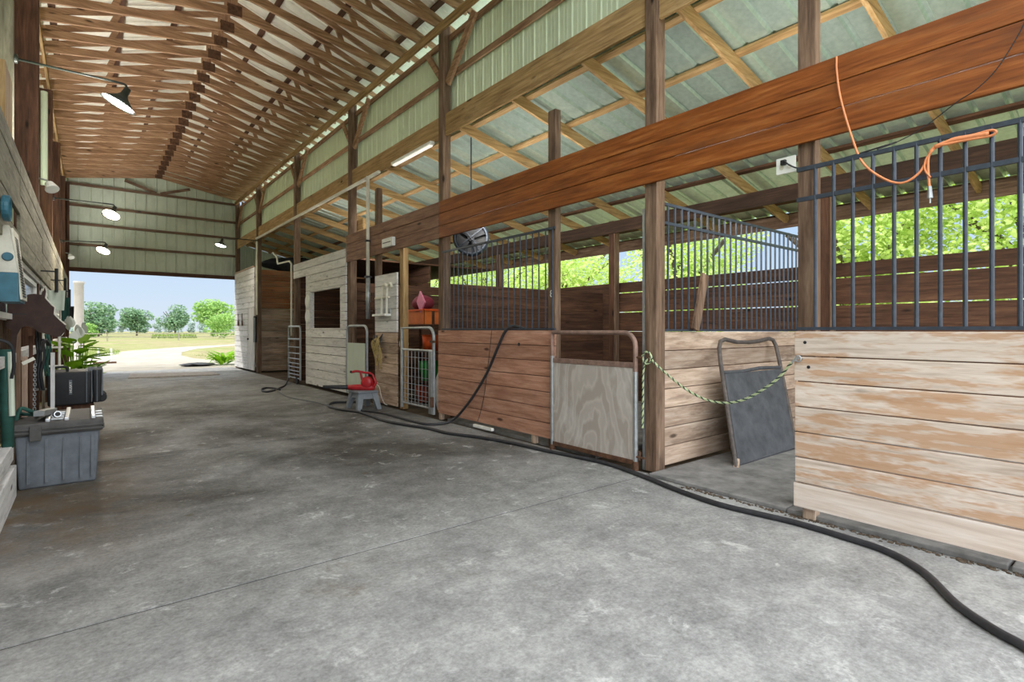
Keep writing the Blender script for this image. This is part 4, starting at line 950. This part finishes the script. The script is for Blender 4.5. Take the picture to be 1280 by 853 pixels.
# shovels and tools hanging further along
def shovel(y, x, u_mid, vtop, vmid, vbot, w, label, mat):
    a = atY(u_mid, vtop, y); b = atY(u_mid, vmid, y); c = atY(u_mid, vbot, y)
    t = thing('shovel', label, 'shovel', tuple(a))
    build('handle', MB().tube([a, b + Vector((0, 0, -.03))], .019, 8), 'black', t)
    build('peg', MB().tube([a + Vector((0, 0, -.04)), Vector((-.53, a.y, a.z - .04))], .010, 6), 'black', t)
    n = 7; vs = []
    for i in range(n):
        q = (i / (n - 1) - .5) * 2; bow = .05 * (1 - q * q)
        vs += [b + Vector((q * w * .5, bow, 0)), c + Vector((q * w * .42, bow + .03, 0))]
    fs = [(2 * i, 2 * i + 1, 2 * i + 3, 2 * i + 2) for i in range(n - 1)]
    back = [v + Vector((0, .008, 0)) for v in vs]; k = len(vs)
    m = MB().add(vs + back, fs + [tuple(j + k for j in f[::-1]) for f in fs] + [(0, 2 * 0 + k, 1 + k, 1), (2 * n - 2, 2 * n - 1, 2 * n - 1 + k, 2 * n - 2 + k)])
    build('blade', m, mat, t, smooth=True); return t
shovel(9.6, -.35, 70.5, 336, 363, 388, .19, 'grey scoop shovel hung blade down behind the horse head sign', 'gable')
shovel(12.2, -.3, 81.5, 348, 372, 402, .12, 'narrow dark green shovel hung beyond the grey scoop', 'darkgreen')
shovel(13.6, -.3, 87.0, 362, 383, 407, .14, 'dark shovel hung farthest along the left wall', 'black')
# white ladder-like rack
t = thing('saddle_rack', 'white pipe rack with cross bars on the left wall before the lily', 'rack', (-.38, 9.3, 0))
for x in (-.46, -.30): build('upright', MB().tube([(x, 9.35, 0), (x, 9.35, 1.36)], .016, 8), 'pvc', t)
for z in (.62, .92, 1.17): build('cross_bar', MB().tube([(-.56, 9.35, z), (-.26, 9.35, z)], .014, 8), 'pvc', t)
# boards, rods and bridles leaning or hung low on the wall
for (u0, u1, v0, v1, y, mat, lab) in ((63.0, 68.5, 441, 528, 7.6, 'greyZ', 'pale narrow board standing upright just left of the black wheeled box'), (27.0, 34.5, 446, 515, 6.75, 'tanZ', 'pale wide board standing behind the grey chest'), (18.5, 26.0, 410, 512, 6.72, 'postZ', 'brown board standing at the left end behind the grey chest'), (36.0, 41.0, 420, 513, 6.95, 'darkZ', 'dark board standing in the middle behind the grey chest')):
    a = atY(u0, v0, y); b = atY(u1, v0, y); zb = 0.0
    o = build('leaning_board', MB().bbox(a.x, b.x, y, y + .025, zb, a.z, .003), mat); tag(o, lab, 'board')
t = thing('rolled_canvas', 'dark green rolled canvas with a pale edge at the left frame edge', 'roll', (-.50, 5.9, .5))
build('roll', MB().tube([atY(7, 437, 5.9), atY(8, 500, 5.9), atY(10, 560, 5.9)], [.045, .042, .04], 12), 'darkgreen', t, smooth=True)
build('pale_edge', MB().tube([atY(13, 440, 5.86), atY(15, 520, 5.86)], .02, 8), 'gable', t)
def strap_set(y, us, vt, vb, mat, name, label, r=.012):
    t = thing(name, label, 'bridle', tuple(atY(us[0], vt, y)))
    for u in us:
        w = R.uniform(1, 3)
        build('strap', MB().tube(spline([atY(u, vt, y), atY(u + w, (vt * 2 + vb) / 3, y - .03), atY(u - w * .6, (vt + vb * 2) / 3, y - .03), atY(u + R.uniform(-1, 2), vb, y)], 5), r, 6), mat, t)
    return t
strap_set(7.15, (45, 49, 53), 424, 488, 'black', 'bridle', 'black bridle straps hung under the horse head sign')
strap_set(8.2, (57, 60.5), 418, 470, 'darkgreen', 'bridle', 'dark green lead straps hung left of the pale narrow board')
t = thing('chain', 'pale chain hung behind the grey chest', 'chain', tuple(atY(44, 452, 6.8)))
ca, cb = atY(44, 452, 6.8), atY(43, 513, 6.8)
for k in range(20):
    p = ca.lerp(cb, (k + .5) / 20); d = Vector((1, 0, 0)) if k % 2 else Vector((0, 1, 0))
    build('link', MB().tube([p + d * .010 * math.cos(q) + Vector((0, 0, .017 * math.sin(q))) for q in [i * math.pi / 5 for i in range(11)]], .0035, 5), 'galv', t)
o = build('metal_bracket', MB().bar(atY(28, 455, 6.5), atY(43, 448, 6.5), .03, .03), 'pvc'); tag(o, 'short white bar across the boards behind the grey chest', 'bar')
m = MB()
for dx in (0, .05): m.tube(spline([atY(45 + dx * 60, 410, 6.95), atY(48 + dx * 60, 440, 6.9), atY(54 + dx * 60, 425, 7.2), atY(60 + dx * 60, 432, 7.6)], 6), .010, 6)
o = build('rope_loop', m, 'black'); tag(o, 'black rope looped along the white wall rails', 'rope')
m = MB().tube(spline([(-.66, 5.62, 1.36), (-.48, 5.66, 1.30), (-.455, 5.7, 1.14), (-.47, 5.72, 1.02)], 6), .012, 6)
o = build('hook', m, 'black'); tag(o, 'black hook on the left wall above the rolled canvas', 'hook')
o = build('base_timber', MB().bbox(-.56, -.47, 3.4, 6.1, .0, .27, .008).bbox(-.55, -.48, 3.4, 6.0, .33, .46, .006), 'greyY'); tag(o, 'low grey timber kerb at the foot of the left wall beside the grey chest', 'timber')

# ---------------------------------------------------------------- grey chest
t = thing('storage_chest', 'dusty grey plastic chest with a ribbed dark lid beside the left wall', 'trunk', (-.2, 6.72, 0))
def tub(x0, x1, y0, y1, z0, z1, tp):
    bm = bmesh.new(); bmesh.ops.create_cube(bm, size=1)
    for v in bm.verts:
        s = 0 if v.co.z > 0 else tp
        v.co = Vector(((x0 + x1) / 2 + v.co.x * (x1 - x0 - 2 * s), (y0 + y1) / 2 + v.co.y * (y1 - y0 - 2 * s), (z0 + z1) / 2 + v.co.z * (z1 - z0)))
    bmesh.ops.bevel(bm, geom=list(bm.edges), offset=.025, segments=3, profile=.6, affect='EDGES'); bm.verts.index_update()
    m = MB().add([v.co.copy() for v in bm.verts], [[v.index for v in f.verts] for f in bm.faces]); bm.free(); return m
smooth_angle(build('body', tub(-.50, .085, 6.27, 7.12, .0, .48, .025), 'trunk', t))
rb = MB()
for x in (-.42, -.30, -.18, -.06, .02): rb.bbox(x, x + .02, 6.268, 6.30, .05, .43, .002)
build('body_ribs', rb, 'trunk', t)
smooth_angle(build('lid', tub(-.53, .115, 6.24, 7.15, .47, .585, .004), 'trunk_lid', t))
rb = MB()
for z in (.495, .525): rb.bbox(-.535, .12, 6.225, 7.16, z, z + .012, .004)
build('lid_rim', rb, 'trunk_lid', t)
rb = MB()
for a, b in ((-.30, -.265), (-.17, -.135), (.02, .055)): rb.bbox(a, b, 6.28, 7.10, .575, .612, .008)
for y in (6.36, 6.52, 6.68, 6.84): rb.bbox(-.265, -.17, y, y + .03, .575, .60, .006)
for y in (6.36, 6.56, 6.76): rb.bbox(.055, .11, y, y + .03, .56, .595, .006)
build('lid_ribs', rb, 'alu', t)['label'] = 'pale worn ribs of the lid'
build('latch', MB().bbox(-.40, -.32, 6.215, 6.25, .43, .56, .008), 'trunk_lid', t)
o = build('alloy_offcut', MB().bar((-.34, 6.30, .66), (-.27, 6.75, .63), .075, .045), 'alu'); tag(o, 'short aluminium channel lying on the lid of the grey chest', 'channel')
t = thing('tape_measure', 'small round tape measure with a silver rim on the chest lid', 'tape measure', (-.235, 6.5, .605))
build('case', MB().lathe([(0, -.02), (.028, -.02), (.032, 0), (.028, .02), (0, .02)], (-.22, 6.34, .638), (.25, -.9, .15), 18), 'black', t); build('rim', MB().lathe([(.02, .02), (.028, .02), (.028, .024), (.02, .024), (.02, .02)], (-.22, 6.34, .638), (.25, -.9, .15), 18), 'alu', t)
o = build('rope_coil', MB().tube(spline([(-.50, 6.42, .60), (-.47, 6.45, .70), (-.40, 6.5, .66), (-.36, 6.7, .625), (-.42, 6.9, .62), (-.49, 6.8, .62), (-.46, 6.6, .63), (-.36, 6.55, .622)], 6), .016, 8), 'darkgreen'); tag(o, 'dark green rope coil lying on the left of the chest lid', 'rope')
# ---------------------------------------------------------------- black wheeled box
t = thing('tool_box', 'black wheeled tool box with a grey lettered strip beyond the grey chest', 'tool box', (-.08, 8.95, 0))
x0, x1, y0, y1 = -.40, .14, 8.6, 9.25
pl = MB().bbox(-.36, .06, 8.7, 9.2, 0, .46, .01)
o = build('crate', pl, 'darkZ'); tag(o, 'low dark crate carrying the black wheeled box', 'crate')
smooth_angle(build('body', tub(x0, x1 - .10, y0, y1, .462, .88, .012), 'black', t))
smooth_angle(build('lid', tub(x1 - .098, x1, y0 - .01, y1 + .01, .48, .90, .01), 'black', t))
rb = MB()
for y in (8.66, 8.82, 8.98, 9.14): rb.bbox(x1 - .14, x1 + .012, y, y + .04, .56, .905, .01)
build('lid_ribs', rb, 'trunk', t)
for x in (-.02, .03, .085): build('seam', MB().bbox(x, x + .012, y0 - .012, y1, .49, .89, .004), 'trunk', t)
build('wheel', MB().lathe([(0, -.03), (.055, -.03), (.062, 0), (.055, .03), (0, .03)], (x1 - .005, 9.05, .53), (0, 1, 0), 20), 'black', t)
build('wheel', MB().lathe([(0, -.03), (.055, -.03), (.062, 0), (.055, .03), (0, .03)], (x1 - .005, 8.75, .53), (0, 1, 0), 20), 'black', t)
build('handle', MB().tube(spline([(-.36, 8.68, .88), (-.34, 8.68, .93), (-.22, 8.68, .94), (-.20, 8.68, .88)], 5), .014, 8), 'black', t)
st = build('label_strip', MB().bbox(-.185, -.155, y0 - .006, y0 + .002, .60, .78, .002), 'trunk', t); st['label'] = 'grey strip with white letters'
fb = bpy.data.curves.new('lettering', 'FONT'); fb.body = 'HUSKY'; fb.size = .043; fb.extrude = .001; fb.align_x = 'CENTER'
no = bpy.data.objects.new('lettering_tmp', fb); COL.objects.link(no); dg = bpy.context.evaluated_depsgraph_get()
me = bpy.data.meshes.new_from_object(no.evaluated_get(dg)); bpy.data.objects.remove(no)
mb = MB(); mb.add([Vector((-.157 - v.co.y * .8, y0 - .0075 - v.co.z, .69 + v.co.x)) for v in me.vertices], [tuple(f.vertices) for f in me.polygons])
build('lettering', mb, 'white', t)
# ---------------------------------------------------------------- peace lily
def leaf(mb, base, tip, w, droop=.2, n=6):
    base, tip = Vector(base), Vector(tip); d = tip - base; side = d.cross(Vector((0, 0, 1))); side = side.normalized() if side.length > 1e-4 else Vector((1, 0, 0))
    vs = []
    for i in range(n + 1):
        f = i / n; p = base + d * f + Vector((0, 0, -droop * d.length * f * f)); ww = w * math.sin(math.pi * min(1, f * .92 + .06)) ** .8
        vs += [p - side * ww / 2, p + Vector((0, 0, -.12 * ww)), p + side * ww / 2]
    mb.add(vs, [q for i in range(n) for q in ((3 * i, 3 * i + 1, 3 * i + 4, 3 * i + 3), (3 * i + 1, 3 * i + 2, 3 * i + 5, 3 * i + 4))])
t = thing('potted_lily', 'leafy green lily with white flowers in a pot behind the black box', 'plant', (-.10, 10.4, 0))
pc = Vector((-.14, 10.4, 0))
build('pot', MB().lathe([(0, 0), (.15, 0), (.20, .34), (.22, .34), (.22, .38), (.19, .38), (.18, .32), (0, .32)], pc, (0, 0, 1), 24), 'terracotta', t, smooth=True)
build('soil', MB().lathe([(0, .33), (.185, .33)], pc, (0, 0, 1), 20), 'dirt', t)
r3 = random.Random(5); sm = MB()
for k in range(50):
    q = r3.uniform(0, 2 * math.pi); rr = r3.uniform(.06, .30); zt = r3.uniform(.72, 1.34)
    b = pc + Vector((math.cos(q) * .06, math.sin(q) * .06, .34)); m_ = pc + Vector((math.cos(q) * rr * .7, math.sin(q) * rr * .7, zt - .10))
    sm.tube(spline([b, b.lerp(m_, .5) + Vector((0, 0, .05)), m_], 4), .006, 5)
    lm = MB(); leaf(lm, m_, m_ + Vector((math.cos(q) * .24, math.sin(q) * .24, r3.uniform(.0, .22))), r3.uniform(.14, .20), .22)
    build('leaf', lm, 'leaf_lily', t, smooth=True)
build('stems', sm, 'leaf_lily', t)
for k in range(9):
    q = r3.uniform(0, 2 * math.pi); rr = r3.uniform(.02, .2); p = pc + Vector((math.cos(q) * rr - .06, math.sin(q) * rr, r3.uniform(1.22, 1.45)))
    lm = MB(); leaf(lm, p, p + Vector((r3.uniform(-.08, .08), -.03, .15)), .12, -.1); build('flower', lm, 'white', t, smooth=True)

# ================================================================== FLOOR ITEMS AND OUTSIDE
a, b, c, d = atZ(160, 472.5, .03), atZ(275, 468, .03), atZ(265, 464.5, .03), atZ(163, 467, .03)
o = build('threshold_board', MB().prism([a, b, c, d], (0, 0, -.03)), 'ply'); tag(o, 'thin pale board lying flat on the floor by the open end', 'board')
a, b = atZ(226, 459, .0), atZ(270, 457, .0)
o = build('rubber_strip', MB().ell(((a.x + b.x) / 2, a.y + .5, .05), ((b.x - a.x) / 2, .35, .07), 20, 6, .25), 'black'); tag(o, 'crumpled black rubber strip on the ground outside the open end', 'strip')
def crown(lumps, n, size, rnd, flat=.6):
    m = MB(); tot = sum(l[1][0] * l[1][1] * l[1][2] for l in lumps)
    for c, r in lumps:
        k = int(n * r[0] * r[1] * r[2] / tot) + 4; c = Vector(c)
        for _ in range(k):
            d = Vector((rnd.gauss(0, 1), rnd.gauss(0, 1), rnd.gauss(0, 1))).normalized(); q = rnd.uniform(.55, 1.03) ** .6
            p = c + Vector((d.x * r[0], d.y * r[1], d.z * r[2])) * q
            a = Vector((rnd.gauss(0, 1), rnd.gauss(0, 1), rnd.gauss(0, .5))).normalized(); b = (d + Vector((rnd.gauss(0, .5), rnd.gauss(0, .5), rnd.gauss(0, .5)))).cross(a).normalized()
            s = size * rnd.uniform(.6, 1.25)
            m.add([p - a * s, p + b * s * flat, p + a * s, p - b * s * flat], [(0, 1, 2, 3)])
    return m
def tree(name, label, x, y, h, w, n, size, mat, seed, trunk=.18, group=None, base=0.0, low=.25):
    rnd = random.Random(seed); t = thing(name, label, 'tree' if 'tree' in name else 'shrub', (x, y, base), group)
    lumps = []
    for k in range(9):
        q = rnd.uniform(0, 2 * math.pi); rr = rnd.uniform(0, .55) * w / 2; zz = rnd.uniform(low + .16, .82) * h
        s = rnd.uniform(.32, .5) * (1 - .25 * abs(zz / h - .5)); lumps.append(((x + rr * math.cos(q), y + rr * math.sin(q), base + zz), (w * s * .72, w * s * .72, h * s * .52)))
    build('foliage', crown(lumps, n, size, rnd), mat, t)
    if trunk:
        m = MB().tube(spline([(x, y, base - .05), (x + rnd.uniform(-.1, .1), y, base + h * .2), (x + rnd.uniform(-.3, .3), y, base + h * .55)], 5), [trunk] * 5 + [trunk * .8] * 5 + [trunk * .4], 8)
        for k in range(5):
            q = rnd.uniform(0, 2 * math.pi); m.tube(spline([(x, y, base + h * rnd.uniform(.2, .35)), (x + .25 * w * .5 * math.cos(q), y + .25 * w * .5 * math.sin(q), base + h * .45), (x + .7 * w * .5 * math.cos(q), y + .7 * w * .5 * math.sin(q), base + h * rnd.uniform(.55, .75))], 4), trunk * .35, 6)
        build('trunk', m, 'bark', t)
    return t
# big leafy trees beside the stalls
for k, (x, y, h, w, lab) in enumerate(((16.0, 1.9, 7.4, 6.0, 'large bright green tree seen through the bars of the bleached door, right frame edge'),
    (15.6, 5.3, 6.4, 4.4, 'bright green tree seen between the short post and the bars of the bleached door'),
    (17.4, 11.6, 7.2, 6.2, 'bright green tree seen through the bars of the tan partition'),
    (15.6, 16.2, 7.0, 6.6, 'bright green tree seen above the back wall of stall 8'),
    (16.6, 22.8, 7.6, 7.4, 'bright green tree seen through the bars of the red stall front'),
    (17.4, 31.0, 7.6, 8.0, 'bright green tree seen above the feed room shelves'),
    (17.6, -3.2, 7.2, 6.2, 'bright green tree beyond the stalls outside the right frame edge'))):
    tree('tree', lab, x, y, h, w, 15000, .075, 'leaf', 40 + k, .2, low=.02)
# garden trees beyond the open end
for k, (u, dist, h, w, mat, lab, n, s) in enumerate(((123, 120, 8.0, 9.5, 'leaf_far', 'grey green tree beyond the pasture, leftmost in the open end', 2600, .34),
    (171, 138, 8.2, 9.0, 'leaf_far', 'grey green tree beyond the pasture, second from the left in the open end', 2600, .34),
    (219, 150, 9.0, 8.6, 'leaf_far', 'grey green tree on a visible trunk, third from the left in the open end', 2200, .32),
    (266, 118, 8.2, 10.5, 'leaf_bush', 'light green tree beyond the pasture, at the right of the open end', 2800, .34))):
    r = ray(u, 413); q = dist / (r[0] * S_ + r[1] * C_)
    tree('tree', lab, r[0] * q, r[1] * q, h, w, n, s, mat, 60 + k, .22, low=.1)
for k, (u, dist, h, w, lab) in enumerate(((275, 92, 4.3, 6.6, 'round light green bush in front of the right tree in the open end'), (113, 100, 2.6, 3.6, 'small yellow green bush beside the white column in the open end'))):
    r = ray(u, 413); q = dist
    tree('shrub', lab, r[0] * q, r[1] * q, h, w, 1800, .2, 'leaf_bush', 80 + k, 0, low=-.1)
rr = random.Random(9)
for k in range(16):
    u = 80 + k * 14.5; r = ray(u, 413); q = 330 + 12 * (k % 2)
    tree('distant_tree', 'pale hazy tree in the far tree line on the horizon', r[0] * q, r[1] * q, rr.uniform(6, 10), rr.uniform(6.0, 6.8), 420, .7, 'leaf_haze', 100 + k, 0, 'far tree line on the horizon', low=-.1)
# grasses: green patches on the pasture
def grass_patch(name, cx, cy, rx, ry, n, h, label):
    m = MB(); rnd = random.Random(int(cx * 7 + cy))
    for _ in range(n):
        q = rnd.uniform(0, 2 * math.pi); r = math.sqrt(rnd.random()); x, y = cx + rx * r * math.cos(q), cy + ry * r * math.sin(q)
        a = rnd.uniform(0, math.pi); w = h * .16; hh = h * rnd.uniform(.5, 1.2); dx, dy = math.cos(a) * w, math.sin(a) * w
        m.add([(x - dx, y - dy, -.03), (x + dx, y + dy, -.03), (x + rnd.uniform(-.4, .4) * h, y + rnd.uniform(-.4, .4) * h, hh)], [(0, 1, 2)])
    o = build(name, m, 'grass'); tag(o, label, 'grass', kind='stuff')
p = atZ(218, 422.5, 0); grass_patch('grass_clump', p.x, p.y, 3.6, 4, 600, .8, 'low green grass clump under the tree with the visible trunk')
p = atZ(135, 440, 0); grass_patch('grass_clump', p.x - 1.2, p.y, 1.9, 8, 1300, .12, 'green grass strip left of the gravel drive')
p = atZ(235, 447, 0); grass_patch('grass_clump', p.x + 2.2, p.y + 2, 1.7, 3, 300, .07, 'thin dry grass right of the gravel drive')
# yellow green plant at the end room corner
t = thing('garden_plant', 'yellow green plant growing outside at the end room corner', 'plant', (4.35, 24.6, -.03))
m = MB(); r3 = random.Random(8)
for k in range(60):
    q = r3.uniform(0, 2 * math.pi); b = Vector((4.35 + .15 * math.cos(q), 24.6 + .15 * math.sin(q), -.03)); leaf(m, b + Vector((0, 0, r3.uniform(0, .45))), b + Vector((.5 * math.cos(q), .5 * math.sin(q), r3.uniform(.25, .85))), .14, .3)
build('leaves', m, 'leaf_lily', t, smooth=True)
# white column, far fence, white post stand
t = thing('white_column', 'tall white column outside the open end on the left', 'column', (-.32, 26, -.03))
build('shaft', MB().lathe([(0, 0), (.19, 0), (.19, .02), (.155, .05), (.15, 3.15), (.17, 3.2), (.17, 3.28), (0, 3.28)], (-.27, 26, -.03), (0, 0, 1), 24), 'column', t, smooth=True)
t = thing('pasture_fence', 'low pale rail fence across the far pasture', 'fence', (12, 88, 0))
fy = 88
for x in range(-6, 44, 8): build('post', MB().bbox(x - .08, x + .08, fy - .08, fy + .08, -.03, 1.05, .01), 'oliveZ', t)
build('rail', MB().bbox(-6, 42, fy - .04, fy + .0, .88, 1.0, .01), 'oliveX', t); build('rail', MB().bbox(-6, 42, fy - .04, fy + .0, .42, .52, .01), 'oliveX', t)
p = atZ(131, 454, 0)
t = thing('yard_stand', 'small white stand with two uprights in the grass beyond the lily', 'stand', (p.x, p.y, 0))
for dx in (-.22, .22): build('upright', MB().tube([(p.x + dx, p.y, -.03), (p.x + dx, p.y, .62)], .035, 8), 'white', t)
build('foot', MB().bbox(p.x - .4, p.x + .4, p.y - .12, p.y + .12, -.03, .05, .01), 'darkX', t)

# ================================================================== LIGHT
SKY, SKY_TOP, SKY_NEAR, SUN = .32, 1.7, 2.5, .95
w = bpy.data.worlds.new('world'); scn.world = w; w.use_nodes = True; nt = w.node_tree; nt.nodes.clear()
def wn(t, **k):
    n = nt.nodes.new(t)
    for a, v in k.items(): setattr(n, a, v)
    return n
so = wn('ShaderNodeOutputWorld'); bg = wn('ShaderNodeBackground'); tc = wn('ShaderNodeTexCoord'); sp = wn('ShaderNodeSeparateXYZ')
nt.links.new(tc.outputs['Generated'], sp.inputs[0])
# pale blue towards the pasture, brightness added overhead and behind the camera as fill
rp = wn('ShaderNodeValToRGB'); e = rp.color_ramp.elements
e[0].position = 0; e[0].color = (.74, .83, .94, 1); e[1].position = .16; e[1].color = (.54, .73, .97, 1)
e.new(.06).color = (.65, .80, .97, 1); e.new(.55).color = (.80, .86, .95, 1)
nt.links.new(sp.outputs['Z'], rp.inputs[0])
zb = wn('ShaderNodeMapRange', interpolation_type='SMOOTHSTEP'); zb.inputs[1].default_value = .2; zb.inputs[2].default_value = .8; zb.inputs[3].default_value = 0; zb.inputs[4].default_value = SKY_TOP; nt.links.new(sp.outputs['Z'], zb.inputs[0])
yb = wn('ShaderNodeMapRange', interpolation_type='SMOOTHSTEP'); yb.inputs[1].default_value = .25; yb.inputs[2].default_value = -.75; yb.inputs[3].default_value = 0; yb.inputs[4].default_value = SKY_NEAR; nt.links.new(sp.outputs['Y'], yb.inputs[0])
ad = wn('ShaderNodeMath', operation='ADD'); nt.links.new(zb.outputs[0], ad.inputs[0]); nt.links.new(yb.outputs[0], ad.inputs[1])
cl = wn('ShaderNodeVectorMath', operation='SCALE'); cl.inputs[0].default_value = (.96, .985, 1.0); nt.links.new(ad.outputs[0], cl.inputs['Scale'])
tt = wn('ShaderNodeVectorMath', operation='ADD'); nt.links.new(rp.outputs[0], tt.inputs[0]); nt.links.new(cl.outputs[0], tt.inputs[1])
nt.links.new(tt.outputs[0], bg.inputs[0]); nt.links.new(bg.outputs[0], so.inputs[0]); bg.inputs[1].default_value = SKY
sl = bpy.data.lights.new('sun', 'SUN'); sl.energy = SUN; sl.angle = math.radians(.6); sl.color = (1, .95, .86)
o = bpy.data.objects.new('sun', sl); COL.objects.link(o); o.rotation_euler = Vector((.75, -.5, -1)).to_track_quat('-Z', 'Y').to_euler(); o.location = (-20, 20, 40)

vs = scn.view_settings; vs.view_transform = 'Standard'; vs.look = 'None'; vs.gamma = 1; vs.use_curve_mapping = False; vs.exposure = 1.62
scn.cycles.max_bounces = 10; scn.cycles.diffuse_bounces = 6; scn.cycles.glossy_bounces = 3; scn.cycles.transmission_bounces = 3
scn.cycles.use_denoising = True
